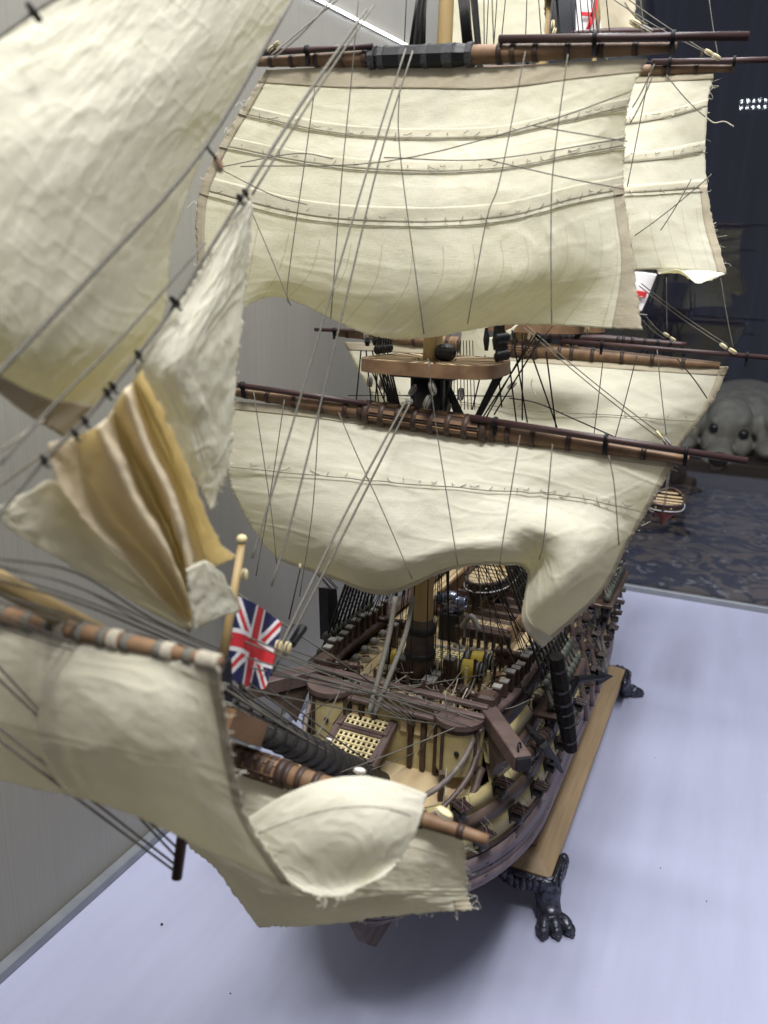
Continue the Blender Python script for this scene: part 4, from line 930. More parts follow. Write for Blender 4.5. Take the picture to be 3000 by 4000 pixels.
S9 = wrinkle(surf(dep(Fl, .222, Wt), 'Y', 90, 70), 91, .0006, 7, 7, .0006)
fo = sheet('folded_corner', S9, 'sailcloth', o8, label='pale corner of the sail folded over towards the viewer')
n9 = normals(S9); MB().tube(crspline((S9+n9*.0003)[17, 2:-4:5], 40), .00028, 5).build('stitch_line', 'ropepale', o8)
# spritsail
R_ = [[(640, 2915), (950, 3015), (1250, 3092), (1550, 3172), (1808, 3256)], [(660, 3100), (960, 3170), (1280, 3250), (1560, 3300), (1818, 3345)], [(725, 3285), (980, 3340), (1320, 3400), (1580, 3440), (1824, 3440)], [(850, 3400), (1010, 3480), (1330, 3520), (1600, 3518), (1830, 3500)], [(1012, 3622), (1160, 3616), (1400, 3594), (1620, 3567), (1842, 3554)]]
Wt = [[0]*5, [0, -.010, -.014, -.008, .002], [0, -.016, -.018, -.010, .004], [0, -.014, -.016, -.008, .004], [0, -.004, -.006, -.002, 0]]
S10, o10 = sail('spritsail', dep(R_, .334, Wt), 'Y', 'sailcloth_thin', 'beige sail hanging low under the bow from the spritsail yard', 101, 120, 100, .0011, 9, 8, .0007)
sheet('hem', sub(S10, .93, 1, .78, 1, .0006), 'hemcloth', o10, .0004)

def threads(S, o, side, cnt, seed, ln=.006):
    rg = np.random.default_rng(seed); nv, nu = S.shape[:2]
    for k in range(cnt):
        if side in ('l', 'r'): r = rg.integers(2, nv-2); p = S[r, 0 if side == 'l' else -1]; q = S[r, 3 if side == 'l' else -4]
        else: c = rg.integers(2, nu-2); p = S[-1, c]; q = S[-4, c]
        d = (p-q)/np.linalg.norm(p-q); l = ln*rg.uniform(.3, 1)
        e = p+d*l*.5+rg.normal(0, l*.25, 3); f = p+d*l*.8+rg.normal(0, l*.45, 3)
        MB().tube(crspline([q, p, e, f], 9), .00012, 4).build('loose_thread', 'threadcloth', o)
mat('threadcloth', (.80, .77, .66), (.7, .66, .54), .9, 300, bump=0)
threads(S1, o1, 'r', 26, 1); threads(S1, o1, 'l', 12, 2); threads(S3, o3, 'r', 26, 3); threads(S10, o10, 'r', 9, 4, .006); threads(S10, o10, 'b', 12, 5, .007); threads(S9, o8, 'b', 14, 6, .005)
threads(S2, o2, 'r', 20, 7); threads(S8, o8, 'r', 16, 8, .004); threads(S6, o6, 'r', 20, 9, .004)
# ================================================================== rigging
def rx(pts, r=.00045, m='ropegrey', x=XC, name='rope'): return rope([onX(p[0], p[1], p[2] if len(p) > 2 else x) for p in pts], r, m, ship, name)
def ry(pts, y, r=.00042, m='ropegrey', name='rope'): return rope([onY(p[0], p[1], p[2] if len(p) > 2 else y) for p in pts], r, m, ship, name)
# in front of the fore topsail
for pts in ([(1400, 0), (1370, 338), (1334, 700), (1292, 1243)], [(1562, 330), (1563, 600), (1656, 1305)], [(1230, 340), (1195, 600), (1123, 1118), (1138, 1194)], [(960, 775), (1040, 960), (1135, 1192)],
            [(2052, 200), (1953, 700), (1900, 860), (1826, 1266)], [(2218, 212), (2162, 640), (2152, 918), (2155, 1264)],
            [(2463, 358), (2079, 490), (1500, 632), (940, 650)], [(2079, 490), (2250, 520), (2450, 552)], [(2443, 540), (1900, 623), (1500, 615)], [(1900, 623), (2218, 696), (2436, 738)], [(850, 655), (1150, 600), (1300, 620)], [(850, 655), (1060, 760), (1200, 800)]):
    ry(pts, .532, .00040)
for pts in ([(1585, 190), (1454, 600), (1268, 1233), (1045, 1983), (985, 2180)], [(1612, 200), (1488, 600), (1331, 1254), (1147, 2000), (1060, 2290)]):
    rx(pts, .00062, name='stay')
for pts in ([(1430, 40), (1180, 400), (960, 745), (690, 1180), (540, 1385), (330, 1640), (168, 1800), (-60, 2080)],): rx(pts, .00085, x=XC+.008, name='stay')
rx([(1460, 20), (1215, 390), (985, 760)], .0006, name='stay')
rx([(1150, -20), (805, 568), (400, 1030), (0, 1450), (-120, 1590)], .00095, x=XC+.006, name='jib_stay', m='ropegrey')
rx([(801, 948), (500, 1290), (199, 1593), (0, 1815)], .00055, 'ropegrey', XC+.010)
rx([(260, -30), (172, 22), (0, 142), (-140, 240)], .0008, x=XC+.004, name='stay')
rx([(0, 1760), (170, 1640)], .0005, 'ropepale'); rx([(0, 1900), (330, 1650)], .0005, 'ropepale', XC-.02)
# in front of the fore course
for pts in ([(1247, 1598), (1220, 2000), (1170, 2330)], [(1322, 1610), (1400, 1790), (1497, 2000), (1610, 2262)], [(1672, 1400), (1700, 1640), (1756, 2000), (1788, 2206)], [(2031, 1700), (1966, 2100), (1952, 2203)], [(2158, 1735), (2125, 2100), (2106, 2185)], [(2378, 1779), (2400, 1900), (2418, 2130)],
            [(990, 1525), (1060, 2000), (1080, 2200)], [(1111, 1561), (1057, 1923), (1000, 2250)], [(1177, 1537), (1100, 1800), (1045, 1983)]):
    ry(pts, .520, .00040)
for dx in (0, 34): rx([(1588+dx*.6, 1560), (1352+dx, 2000), (1190+dx*.8, 2330), (1040+dx*.5, 2640)], .00085, name='fore_stay')
# braces, lifts and falls to the right
for a, b_, y in (((2380, -60), (2788, 219), .80), ((2370, -20), (2770, 212), .80), ((2768, -20), (2806, 222), .84), ((2500, -20), (2520, 110), .70), ((2440, 10), (2530, 95), .60), ((2300, -60), (2400, 330), .62), ((2497, 1117), (2828, 1352), .84), ((2505, 1107), (2840, 1345), .84), ((2815, 1084), (2865, 1362), .85), ((2603, 1084), (2606, 1296), .98), ((2523, 1235), (2609, 1318), 1.0), ((2510, 1250), (2600, 1325), 1.0),
                 ((2046, 1280), (2567, 1706), .70), ((2060, 1274), (2588, 1700), .70), ((2357, 1395), (2320, 1698), .80), ((2487, 1390), (2404, 1706), .80), ((2567, 1366), (2603, 1699), .80), ((2603, 292), (2755, 457), .80), ((2536, 285), (2450, 730), .78), ((2548, 300), (2462, 480), .60), ((2556, 250), (2470, 420), .60), ((2030, 1330), (1950, 1420), .80), ((2160, 1270), (2060, 1380), .80), ((2700, 700), (2580, 900), .80), ((2780, 680), (2480, 920), .80)):
    rope([onY(*a, y), onY(*b_, y)], .00048, 'ropegrey' if a[1] < 1100 or b_[0] > 2500 else 'ropedark', ship, sag=.002)
ry([(2646, 1402), (2710, 1480), (2745, 1530), (2762, 1556)], .815, .0006, 'ropedark')
ry([(2760, 460), (2790, 480), (2830, 475), (2866, 495)], .83, .0006, 'ropepale')
ry([(1990, 1555), (2100, 1575), (2250, 1640), (2420, 1715)], .79, .0007, 'ropedark')
ry([(1360, 1545), (1700, 1545), (2000, 1548)], .80, .0006, 'ropedark')
ry([(2080, 1480), (2075, 1505), (2095, 1550)], .80, .0006, 'ropepale')
# fan of dark lines behind the fore top
for i, (a, b_) in enumerate((((1930, 1290), (1960, 1590)), ((1974, 1294), (2017, 1648)), ((2000, 1290), (2060, 1650)), ((2040, 1300), (2040, 1640)), ((2075, 1380), (2176, 1670)), ((2133, 1374), (2172, 1670)), ((2100, 1300), (1880, 1640)), ((2080, 1310), (1900, 1630)), ((2120, 1310), (1930, 1620)), ((1895, 1390), (1845, 1600)),
                          ((1410, 1370), (1392, 1560)), ((1430, 1370), (1450, 1575)), ((1455, 1370), (1480, 1580)), ((1480, 1370), (1465, 1580)), ((1500, 1370), (1500, 1590)), ((1515, 1370), (1512, 1590)), ((1440, 1420), (1510, 1585)))):
    rope([onY(*a, .66), onY(*b_, .70)], .0007, 'ropedark', ship)
for i in range(14):
    x = 1690+i*12; rope([onY(x, 1330, .655), onY(x+(i-7)*1.5, 1600, .66)], .0004, 'ropedark', ship)
for i in range(12):        # falls round the foremast down to the deck
    a = 2*math.pi*i/12; rope([(XC+.012*math.cos(a), YF+.012*math.sin(a), .470), (XC+.030*math.cos(a), YF+.024*math.sin(a), DZ+.002)], .0005, 'ropedark', ship)
for x0, x1 in ((1655, 1625), (1668, 1650), (1590, 1578), (1745, 1750), (1835, 1862), (1828, 1846), (1890, 1892), (1920, 1930)):
    rope([onY(x0, -60, .585), onY(x1, 205, .585)], .0007 if x0 in (1655, 1668, 1828, 1835) else .0004, 'ropedark', ship)
for k in range(5):
    rope([onY(1640+k*5, -60, .60), onY(1600+k*14, 200, .60)], .0014, 'black', ship, name='shroud_bundle'); rope([onY(1790+k*7, -60, .60), onY(1815+k*8, 200, .60)], .0012, 'black', ship, name='shroud_bundle')
for x0, x1 in ((1910, 1900), (1945, 1928), (1980, 1955), (2060, 2052), (2100, 2118)): rope([onY(x0, -60, .70), onY(x1, 190, .70)], .00042, 'ropedark', ship)
for k, x0 in enumerate((2130, 2150, 2165, 2225, 2245, 2262, 2290, 2305, 2318, 2365)):
    rope([onY(x0, -40, .95), onY(x0+(-14 if k < 3 else 22), 190, .95)], .0006, 'ropedark', ship)
rx([(1060, 215, -.30), (1160, 130, -.30), (1330, -10, -.30)], .0006); rx([(1070, 225, -.30), (1190, 120, -.30), (1310, -20, -.30)], .0006)
# martingale stays to the dolphin striker
for a, b_ in (((-60, 2545), (700, 3360)), ((-60, 2600), (700, 3320)), ((-60, 2800), (694, 3385)), ((-60, 2850), (690, 3408))):
    p, q = onX(*a, XC+.0), onX(*b_, XC); rope([onY(a[0], a[1], .190), q], .00060, 'ropegrey', ship, name='martingale_stay')
# strands along the jib-boom and over the bow
for i in range(11):
    y0 = 2165+i*26+random.uniform(-14, 14); rx([(-40, y0), (300, y0+75+i*5+random.uniform(-22, 22)), (600, 2410+i*18+random.uniform(-18, 18)), (880, 2545+i*13)], random.uniform(.0003, .0005), 'ropegrey', XC-.004+.002*(i % 3))
for i in range(7):
    o_ = i*13; rx([(850, 2640+o_*1.3), (1000, 2745+o_), (1200, 2872+o_*.8), (1400, 2985+o_*.6), (1600, 3100+o_*.5)], .00055 if i % 2 else .0008, 'ropegrey', XC+.004*(i % 3))
for a, b_ in (((880, 2475), (1850, 2845)), ((900, 2550), (1800, 2790)), ((950, 2600), (1560, 2730)), ((1100, 2560), (1700, 2745)), ((1080, 2590), (1990, 2870)), ((880, 2600), (1420, 2690)), ((1240, 3048), (1840, 2815)), ((1290, 3065), (1760, 2880)), ((1140, 2640), (1090, 2820)), ((1335, 2680), (1240, 2870)), ((1390, 2690), (1300, 2830)), ((1345, 2690), (1180, 2800)),
              ((1700, 3050), (1800, 2900)), ((1710, 3010), (1775, 2895)), ((1570, 3040), (1700, 2830)), ((900, 2460), (1720, 2780)), ((1500, 2690), (1960, 2620)), ((1400, 2700), (1700, 2700)), ((1520, 2670), (1880, 2820)), ((890, 2440), (1330, 2600)), ((1040, 2610), (1460, 2720)), ((960, 2690), (1720, 2830))):
    zz_ = .300; p, q = onX(*a, XC), onZ(*b_, .286) if b_[1] < 2860 else onX(*b_, XC+.03)
    rope([p, q], .00046, 'ropegrey', ship, sag=.0015)
rx([(1738, 2700, XC+.05), (1752, 2900, XC+.05), (1728, 3170, XC+.06)], .0005, 'ropepale')
for a, b_ in (((1170, 2165), (1290, 2300)), ((1185, 2170), (1300, 2305)), ((1205, 2180), (1312, 2300)), ((1225, 2190), (1320, 2300))): rope([onY(*a, .66), onY(*b_, .66)], .0005, 'ropedark', ship)
rope([onX(1172, 2225, -.30), onX(1128, 2420, -.30)], .0006, 'ropedark', ship)
rope([onX(930, 2320, -.25), onX(1500, 2700, -.23)], .0006, 'ropegrey', ship)
for x0, x1, y1 in ((1085, 1040, 2560), (1115, 1062, 2560)):
    MB().tube([onX(x0+70, 2450, XC), onX(x1+75, 2515, XC)], [.0028, .0030], 8).build('lashing', 'black', ship)
for k in range(6): rx([(1730-k*4, 2900), (1420+k*30, 2725)], .0005, 'ropegrey', XC+.02)
# blocks
def block(p, r, d=(0, 0, 1), m='boxwood'):
    d = np.array(d, float); d /= np.linalg.norm(d); u = np.cross(d, (0, 1, .1)); u /= np.linalg.norm(u); q = np.cross(d, u)
    R = np.array([u, q, d]).T
    r = r*.86; b0 = MB()
    for k in (-1, 1): b0.ellip(p+u*k*r*.27, (r*.22, r*.56, r), R, 10, 8)
    o = b0.build('block', m, ship, True)
    MB().tube([p-u*r*.10, p+u*r*.10], r*.52, 12).build('sheave', 'walnut', o, True)
    t_ = np.linspace(0, 2*math.pi, 16); MB().tube([p+d*r*1.04*math.cos(x)+q*r*.62*math.sin(x) for x in t_], .00042, 5).build('strop', 'ropepale', o)
    return o
for px, py, y, r, d, m in ((1088, 2530, None, .0052, (.1, 0, 1), 'boxwood'), (1122, 2535, None, .0052, (.2, 0, 1), 'boxwood'), (1172, 2213, -.30, .0026, (0, 0, 1), 'boxwood'), (956, 2245, None, .0036, (0, 0, 1), 'boxwood'), (852, 642, None, .0040, (-.4, 0, 1), 'pear'), (805, 566, None, .0022, (-.4, 0, 1), 'black'), (1470, 2895, -.24, .003, (1, 0, 0), 'flagwhite'), (1285, 2890, -.25, .003, (1, 0, 0), 'flagwhite'), (1700, 2420, -.2, .003, (0, 0, 1), 'boxwood')):
    block(onX(px, py, y or XC+.004), r, d, m)
for px, py, y, r, d in ((2525, 118, .60, .0052, (1, 0, -.6)), (2482, 92, .60, .0050, (1, 0, -.6)), (2768, 205, .80, .0046, (1, 0, -.6)), (2797, 222, .80, .0048, (1, 0, -.6)), (2826, 1352, .84, .0046, (1, 0, -.7)), (2862, 1372, .84, .0048, (1, 0, -.6)), (2603, 1308, 1.0, .0045, (1, 0, -.6)), (2628, 1325, 1.0, .0045, (1, 0, -.6)), (2572, 1700, .70, .0050, (1, 0, -1)), (2605, 1728, .70, .0056, (1, 0, -1)), (1078, 175, .565, .0036, (1, 0, .7)), (1060, 192, .565, .0040, (1, 0, .7)),
                        (1430, 1310, .70, .0055, (0, 0, 1)), (1445, 1490, .68, .006, (0, 0, 1)), (1492, 1500, .68, .006, (0, 0, 1)), (1612, 1525, .565, .0055, (.6, 0, 1)), (1690, 1515, .560, .0062, (.3, 0, -1)), (1670, 1570, .562, .0062, (.4, 0, 1)), (1590, 1575, .562, .0055, (1, 0, .4)), (1800, 1540, .566, .0055, (0, 0, 1)), (2000, 1505, .72, .006, (1, 0, 1)), (2295, 1290, .95, .0045, (0, 0, 1)), (2160, 95, .84, .0042, (0, 0, 1)), (2165, 125, .84, .0042, (.3, 0, 1))):
    block(onY(px, py, y), r, d, 'boxwood' if r < .0052 else 'greywood')
for px, y0, y1 in ((1435, 1318, 1352), (1465, 1310, 1350), (1484, 1312, 1348), (1512, 1325, 1345), (1900, 1280, 1370), (1935, 1290, 1368), (1955, 1290, 1372)):
    MB().tube([onY(px, y0, .66), onY(px, (y0+y1)/2, .66), onY(px, y1, .66)], [.0012, .0028, .0016], 6).build('hanging_block', 'black', ship)
rope([onX(805, 572, XC+.004), onX(850, 625, XC+.004)], .0007, 'ropedark', ship)
b_ = MB(); b_.torus(onX(132, 48, XC+.004), (.6, .5, .6), .0024, .0010, 12, 6); b_.build('toggle', 'ropedark', ship, True)
block(onY(1735, 3178, .322), .0050, (1, 0, -.4)); block(onY(1405, 3012, .335), .0036, (1, 0, .1), 'flagwhite')
# white cord wraps on the near yard
_a, _b = Y(-500, 2290, .218), Y(862, 2592, .218)
for px in (330, 520, 700, 812, 845):
    x = (px+500)/1362; d = (_b-_a)/np.linalg.norm(_b-_a); rr_ = float(np.interp(abs(x-.5)*2, [0, .18, 1], [.0043, .0043, .0026]))
    b_ = MB()
    for k in range(4): b_.torus(_a+(_b-_a)*x+d*(k-1.5)*.0011, d+np.array([0, .1*(k % 2), .1]), rr_*1.03, .0007, 14, 5)
    b_.build('cord_wrap', 'ropepale', sty, True)
# ================================================================== things that stand on or hang from the ship
def boat(name, label, c, L, bw_, z0, z1, group, bottom, yaw=0, thw=7):
    t = thing(name, label, 'boat', (c[0], c[1], z0), group)
    n = 22; ss = np.linspace(-1, 1, n)
    def hb(s): return bw_*(1-abs(s)**(2.6 if s < 0 else 2.2))**.62 if abs(s) < 1 else 0.0
    def shell(zs, ws, off):
        V = []
        for s in ss:
            lift = .12*(z1-z0)*s*s*2
            for k in range(len(zs)):
                V.append((c[0]+max(hb(s)*ws[k]+off, .0003), c[1]+s*L/2, zs[k]+lift*(k > 0)))
        return V
    zs = [z0, z0+(z1-z0)*.18, z0+(z1-z0)*.5, z0+(z1-z0)*.8, z1]; ws = [.06, .50, .86, .98, 1.0]; m = len(zs)
    # each side: outer planking in two colours
    for part, (k0, k1), mm_ in (('bottom', (0, 2), bottom), ('topside', (2, 4), 'black' if bottom != 'redbottom' else 'walnut')):
        b = MB()
        for sd in (1, -1):
            for off in (0, -.0012):
                V = [(c[0]+sd*max(hb(s)*ws[k]+off, .0003), c[1]+s*L/2, zs[k]+.24*(z1-z0)*s*s*(k > 0)) for s in ss for k in range(k0, k1+1)]; w_ = k1-k0+1
                b.add(V, [(i*w_+k, (i+1)*w_+k, (i+1)*w_+k+1, i*w_+k+1) for i in range(n-1) for k in range(w_-1)])
        b.build(part, mm_, t, True)
    zf = lambda s: z1+.24*(z1-z0)*s*s
    for sd in (1, -1):
        MB().tube([(c[0]+sd*max(hb(s)-.0010, .0002), c[1]+s*L/2, zf(s)+.0006) for s in ss], .0017, 6).build('gunwale', 'rosewood', t, True)
        MB().tube([(c[0]+sd*max(hb(s)*.985+.0008, .0002), c[1]+s*L/2, zf(s)-(z1-z0)*.34) for s in ss], .0008, 5).build('rubbing_strake', 'flagwhite', t, True)
        for s in np.linspace(-.62, .62, 6): MB().box((c[0]+sd*(hb(s)-.0010), c[1]+s*L/2, zf(s)+.0024), (.0016, .0030, .0026)).build('thole', 'black', t)
    for i, s in enumerate(np.linspace(-.86, .82, thw)):
        MB().box((c[0], c[1]+s*L/2, zf(s)-.0035), (2*hb(s)*.93, L*.052, .0016), bev=.0003).build('thwart', 'lightwood', t)
    for i, x in enumerate(np.linspace(-.55, .55, 5)):
        MB().box((c[0]+x*bw_, c[1], z0+.0055), (bw_*.16, L*.70, .0012)).build('floor_board', 'pear', t)
    MB().beam((c[0], c[1]-L/2-.0006, zf(-1)+.002), (c[0], c[1]-L/2*.94, z0), .0026, .004, up=(1, 0, 0)).build('stem_post', 'walnut', t)
    MB().beam((c[0], c[1]+L/2+.0006, zf(1)+.002), (c[0], c[1]+L/2*.94, z0), .0026, .004, up=(1, 0, 0)).build('stern_post', 'walnut', t)
    return t
boat('rowing_boat', 'dark-hulled rowing boat lying on the beams amidships', (-.231, .840), .150, .0245, .2747, .2990, "ship's boats", 'black', thw=11)
boat('rowing_boat', 'small rowing boat with a dark red bottom hanging beside the stern, right of the sails', (-.0885, 1.318), .130, .0265, .266, .2905, "ship's boats", 'redbottom', thw=7)
for y in (1.262, 1.292):
    MB().tube(crspline([(XC+.080, y, .285), (XC+.090, y, .330), (XC+.118, y, .348), (XC+.1345, y, .345)], 12), .0016, 7).build('davit', 'walnut', ship, True)
    rope([(XC+.1345, y, .344), (XC+.1345, y, .272)], .0006, 'ropegrey', ship)

def cannon(label, a, b_, grp='deck cannons on the forecastle'):
    a = np.array(a); b_ = np.array(b_); d = b_-a; l = np.linalg.norm(d); d /= l
    t = thing('deck_cannon', label, 'cannon', (*(a+(b_-a)*.4)[:2], DZ), grp)
    prof = [(-.10, .0012), (-.06, .0022), (-.03, .0014), (0, .0040), (.05, .0046), (.12, .0042), (.30, .0040), (.31, .0045), (.35, .0045), (.36, .0036), (.62, .0033), (.63, .0037), (.67, .0037), (.68, .0029), (.93, .0026), (.95, .0035), (1.0, .0033), (1.001, .0016)]
    MB().tube([a+d*l*x for x, r in prof], [r for x, r in prof], 12).build('barrel', 'bronze', t, True)
    s = np.cross(d, (0, 0, 1.)); s /= np.linalg.norm(s)
    for k in (-1, 1):
        c0 = a+d*l*.02+s*k*.0046; c1 = a+d*l*.55+s*k*.0040
        MB().prism([c0+[0, 0, -.0095], c1+[0, 0, -.0095], c1+[0, 0, -.001], c1-d*.006+[0, 0, -.001], c1-d*.008+[0, 0, -.0035], c0+d*.003+[0, 0, -.0055], c0+[0, 0, -.0055]], s, .0018).build('carriage_cheek', 'walnut', t)
        for cc in (c0+d*.002, c1-d*.003):
            q = cc+s*k*.0016; q[2] = DZ+.0026; MB().tube([q-s*.0008, q+s*.0008], .0026, 12).build('wheel', 'walnut', t)
    MB().beam(a+d*l*.0+[0, 0, -.0085], a+d*l*.5+[0, 0, -.0085], .008, .0016).build('carriage_bed', 'walnut', t)
    MB().beam(a-d*.001+[0, 0, -.0052], a+d*.009+[0, 0, -.0042], .0045, .0024).build('quoin', 'pear', t)
    return t
cannon('brown deck cannon in front of the twin yellow kegs, muzzle to the right', (XC+.040, .5795, DZ+.0125), (XC+.0755, .5660, DZ+.0135))
cannon('brown deck cannon on the left of the forecastle, beside the bare planks', (XC-.051, .5770, DZ+.0125), (XC-.087, .5690, DZ+.0135))
cannon('deck cannon half hidden by ropes at the far left rail of the forecastle', (XC-.043, .682, DZ+.0125), (XC-.079, .679, DZ+.0135))
cannon('deck cannon partly behind the grey dead-eyes at the right rail', (XC+.047, .664, DZ+.0125), (XC+.083, .661, DZ+.0135))

def keg(label, a, b_, r):
    a = np.array(a); b_ = np.array(b_); d = (b_-a)/np.linalg.norm(b_-a); l = np.linalg.norm(b_-a)
    t = thing('keg', label, 'keg', (*((a+b_)/2)[:2], DZ), 'yellow kegs by the foremast')
    f = lambda x: r*(1-.22*(2*x-1)**2)
    MB().tube([a+d*l*x for x in np.linspace(.28, .70, 8)], [f(x) for x in np.linspace(.28, .70, 8)], 18).build('body', 'kegyellow', t, True)
    for x0, x1, mm_ in ((0, .28, 'greywood'), (.70, 1, 'greywood')):
        MB().tube([a+d*l*x for x in np.linspace(x0, x1, 5)], [f(x)*.96 for x in np.linspace(x0, x1, 5)], 18).build('end', mm_, t, True)
    for x in (.05, .24, .73, .86, .97): MB().torus(a+d*l*x, d, f(x)*.99, .0009, 20, 5).build('hoop', 'ropedark', t, True)
mat('kegyellow', (.62, .46, .06), (.52, .38, .05), .5, 60, bump=.1)
keg('yellow keg with grey hooped ends, front one of the pair right of the foremast', (XC+.022, .6185, DZ+.0098), (XC+.0485, .6215, DZ+.0098), .0096)
keg('yellow keg with grey hooped ends, rear one of the pair right of the foremast', (XC+.024, .6385, DZ+.0098), (XC+.0505, .6415, DZ+.0098), .0096)
keg('single yellow keg on the left side of the foremast', (XC-.042, .6150, DZ+.0080), (XC-.024, .6180, DZ+.0080), .0078)

# anchors on the port bow
def anchor(label, s0, s1, rs, crown, tip, palm, other, sm_):
    t = thing('anchor', label, 'anchor', tuple(np.minimum(s0, s1)), 'anchors on the right side of the bow')
    s0, s1, crown, tip = map(np.array, (s0, s1, crown, tip)); mid = (s0+s1)/2
    o = MB().tube([s0, s0+(s1-s0)*.08, mid, s1-(s1-s0)*.08, s1], [rs*.72, rs*.8, rs, rs*.8, rs*.72], 8).build('stock', sm_, t)
    for x in (.12, .32, .45, .55, .68, .88):
        p = s0+(s1-s0)*x; d = (s1-s0)/np.linalg.norm(s1-s0); MB().tube([p-d*.0011, p+d*.0011], rs*(1-.28*abs(2*x-1))*1.10, 10).build('iron_band', 'black', o)
    MB().tube([mid, crown], [.0028, .0034], 8).build('shank', 'blackiron', t)
    d = (tip-crown); l = np.linalg.norm(d); d /= l
    MB().tube([crown, crown+d*l*.7], [.0036, .0026], 8).build('arm', 'blackiron', t)
    b0 = crown+d*l*.55; nrm = np.cross(d, palm); nrm /= np.linalg.norm(nrm); pl = np.array(palm)/np.linalg.norm(palm)
    MB().prism([b0+pl*.0115, tip+d*.002, b0-pl*.0115], nrm, .0022).build('fluke', 'blackiron', t)
    oth = np.array(other); d2 = (oth-crown)/np.linalg.norm(oth-crown); l2 = np.linalg.norm(oth-crown)
    MB().tube([crown, oth], [.0036, .0026], 8).build('arm', 'blackiron', t)
    n2 = np.cross(d2, palm); n2 /= np.linalg.norm(n2); b2 = crown+d2*l2*.6
    MB().prism([b2+pl*.0100, oth, b2-pl*.0100], n2, .0022).build('fluke', 'blackiron', t)
    MB().torus(mid-(crown-mid)*.12, (1, 0, .2), .0050, .0010, 16, 6).build('ring', 'blackiron', t, True)
up = ray(2330, 2640); upv = np.array([0, 0, 1.])
anchor('black iron anchor with a long dark upright stock beside the dead-eyes', onX(2172, 2562, -.1045), onX(2230, 2925, -.0925), .0078, onX(2250, 2655, -.0925), onX(2390, 2640, -.0770), onX(2330, 2690, -.083)-onX(2330, 2600, -.083), onX(2165, 2690, -.108), 'stockblack')
anchor('black iron anchor with a short brown stock by the cathead, fluke pointing down', onX(2055, 2955, -.112), onX(2150, 2848, -.112), .0066, onX(2120, 2903, -.100), onX(2196, 3018, -.094), onX(2182, 2932, -.097)-onX(2136, 2975, -.097), onX(2060, 2840, -.118), 'walnut')

# flags
def jackflag():
    t = thing('jack_flag', 'small red, white and blue crossed flag on a yellow staff above the bow', 'flag', tuple(onX(858, 2655, XC)))
    a, b_ = onX(850, 2700, XC), onX(945, 2120, XC)
    MB().tube([a, b_], [.0026, .0019], 10).build('staff', 'mastwood', t, True)
    MB().ellip(b_+[0, 0, .0020], (.0028, .0028, .0024), nu=12, nv=8).build('ball', 'boxwood', t, True)
    nu, nv = 120, 76
    g = [[(918, 2325), (985, 2352), (1050, 2395), (1100, 2432)], [(898, 2440), (960, 2455), (1030, 2500), (1082, 2530)], [(882, 2545), (945, 2560), (1010, 2605), (1060, 2620)], [(866, 2640), (930, 2665), (990, 2690), (1036, 2692)]]
    wv = [0, .004, -.003, .003]
    S = surf([[(p[0], p[1], XC+wv[c]) for c, p in enumerate(r)] for r in g], 'X', nu, nv)
    def colr(u, v):
        x, y = (u-.5)*2, (v-.5)*2*.62           # half height .62
        if abs(x) < .105 or abs(y) < .105: return 2
        if abs(x) < .175 or abs(y) < .175: return 1
        s = x*.62; dd = abs(abs(s)-abs(y))*.85
        if dd < .045: return 2
        if dd < .125: return 1
        return 0
    th = .0004; n = normals(S); V = np.concatenate([(S+n*th/2).reshape(-1, 3), (S-n*th/2).reshape(-1, 3)]); k = nu*nv; F = []; mi = []
    for r in range(nv-1):
        for c in range(nu-1):
            q = (r*nu+c, r*nu+c+1, (r+1)*nu+c+1, (r+1)*nu+c); w_ = colr((c+.5)/(nu-1), (r+.5)/(nv-1))
            F += [q, tuple(x+k for x in q[::-1])]; mi += [w_, w_]
    me = bpy.data.meshes.new('flag_cloth'); me.from_pydata(V.tolist(), [], F)
    for m in ('flagblue', 'flagwhite', 'flagred'): me.materials.append(MATS[m])
    me.polygons.foreach_set('material_index', mi); me.update(); link('flag_cloth', me, None, t, True)
jackflag()
def ensign(label, quad, y, bars, staff):
    t = thing('ensign_flag', label, 'flag', tuple(onY(*staff[0], y)))
    MB().tube([onY(*staff[0], y), onY(*staff[1], y)], .0018, 8).build('staff', 'mastwood', t, True)
    S = surf([[(p[0], p[1], y+.004*((i+j) % 2)) for j, p in enumerate(r)] for i, r in enumerate(quad)], 'Y', 20, 20)
    sheet('flag_cloth', S, 'flagwhite', t, .0004)
    for bq in bars: sheet('red_stripe', surf([[(p[0], p[1], y-.006) for p in r] for r in bq], 'Y', 6, 6), 'flagred', t, .0004)
ensign('white flag with a red cross at the top among the mizzen rigging', [[(2262, -120), (2300, -120), (2380, -120)], [(2250, 20), (2300, 20), (2375, 20)], [(2250, 150), (2300, 140), (2372, 120)]], 1.30, [[[(2335, -120), (2355, -120)], [(2318, 20), (2338, 20)], [(2286, 122), (2304, 118)]], [[(2268, 45), (2318, 48)], [(2270, 62), (2316, 66)]]], ((2385, 150), (2392, -120)))
ensign('white flag with a red stripe half hidden at the edge of the fore topsail', [[(2430, 1060), (2500, 1062), (2566, 1070)], [(2430, 1140), (2490, 1140), (2535, 1150)], [(2430, 1215), (2470, 1215), (2506, 1215)]], 1.34, [[[(2440, 1128), (2530, 1140)], [(2440, 1152), (2520, 1166)]]], ((2425, 1230), (2432, 1040)))

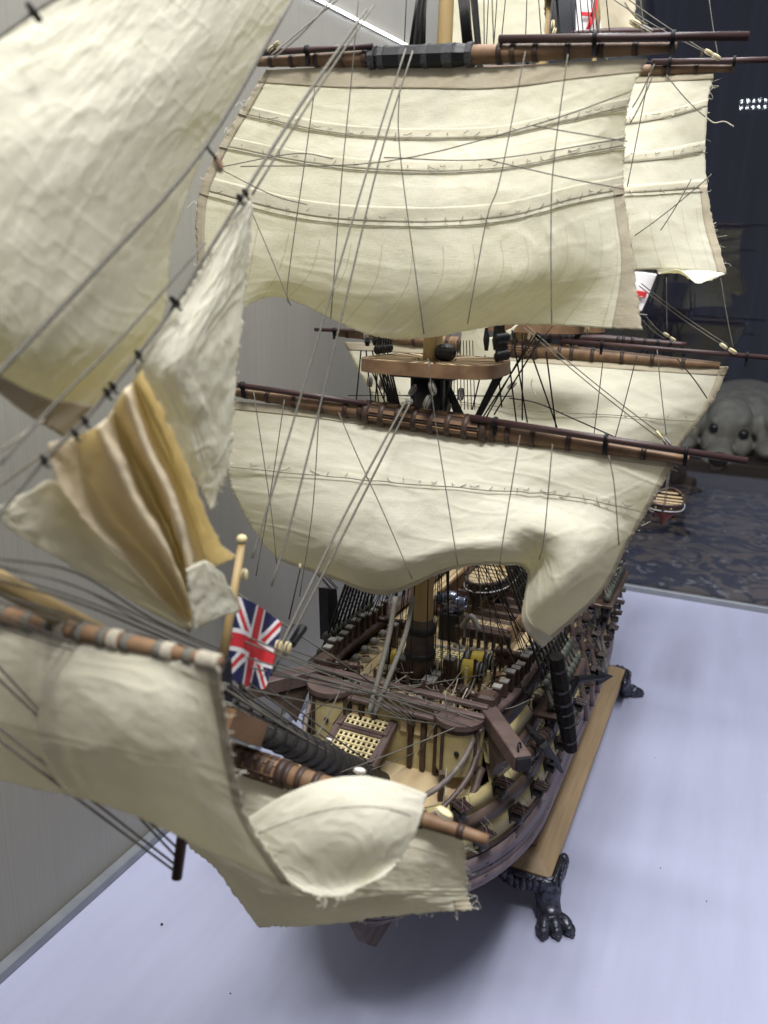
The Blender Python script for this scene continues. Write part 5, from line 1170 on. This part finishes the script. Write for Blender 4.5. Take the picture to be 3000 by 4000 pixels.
# ---- fine running rigging: falls from the fore top and mast to the rails, tangled lines round the dead-eyes
for k in range(40):
    a = random.uniform(0, 2*math.pi); sd = 1 if random.random() < .6 else -1
    top = np.array([XC+.014*math.cos(a), YF+.016+.012*math.sin(a), random.uniform(.47, .53)])
    y = random.uniform(.60, .72); ft_ = np.array([XC+sd*(half(y, .27)-.006), y, .290])
    rope([top, ft_], random.choice((.00030, .00038, .0005)), random.choice(('ropedark', 'ropedark', 'ropegrey')), ship, sag=random.uniform(0, .004))
for k in range(34):
    y0 = random.uniform(.585, .72); y1 = y0+random.uniform(-.03, .03); sd = 1 if k % 3 else -1
    p = np.array([XC+sd*random.uniform(.078, .105), y0, random.uniform(.262, .292)]); q = np.array([XC+sd*random.uniform(.074, .112), y1, random.uniform(.262, .302)])
    rope([p, (p+q)/2+[0, 0, -random.uniform(.001, .006)], q], random.choice((.0004, .0006, .0008)), random.choice(('ropedark', 'ropegrey', 'ropedark')), ship)
for k in range(58):
    x = random.uniform(-.075, .075); p = np.array([XC+x, random.uniform(.548, .60), DZ+random.uniform(.002, .022)]); q = np.array([XC+x+random.uniform(-.03, .03), random.uniform(.535, .60), DZ+random.uniform(.002, .024)])
    rope([p, (p+q)/2+[0, 0, -.003], q], random.choice((.0004, .0006)), random.choice(('ropedark', 'ropegrey', 'ropepale')), ship)
for k in range(4):          # heavy grey stay collars over the bow
    o_ = k*34; rx([(880, 2540+o_*1.2), (1010, 2660+o_*1.1), (1180, 2785+o_), (1360, 2920+o_*.8), (1520, 3030+o_*.6)], .0006, 'ropegrey', XC-.004+.003*(k % 4), name='stay_collar')
for dx in (0, 70):
    rx([(1545+dx, 2330), (1520+dx*.9, 2480), (1480+dx*.6, 2640), (1440+dx*.3, 2790)], .0022, 'ropegrey', XC+.006, name='preventer_stay')
for k in range(22):          # small blocks and hearts scattered along the forecastle head
    block(np.array([XC+random.uniform(-.07, .06), random.uniform(.555, .585), DZ+.004]), .0040, (random.uniform(-1, 1), .3, .3), 'deadeyewood')
for k in range(10):
    x = -.066+.0145*k; MB().tube([(XC+x, .5475, .283), (XC+x, .5475, .301)], [.0010, .0015], 6).build('rail_pin', 'walnut', ship)

for k in range(20):         # falls hanging straight down round the foremast, belayed at the bitts
    x = random.uniform(-.030, .062); y = random.uniform(.575, .665)
    rope([(XC+x*.55, YF+(y-YF)*.6+.012, random.uniform(.40, .50)), (XC+x, y, DZ+.004)], random.choice((.00034, .00042, .0006)), random.choice(('ropedark', 'ropedark', 'ropegrey')), ship, sag=.0008)
for k in range(16):
    x = -.024+.0062*k; MB().box((XC+x, .604+.003*(k % 2), DZ+.006+.004*(k % 3)), (.0022, .0022, .012+.008*(k % 3))).build('kevel_pin', random.choice(('black', 'walnut', 'boxwood')), ship)
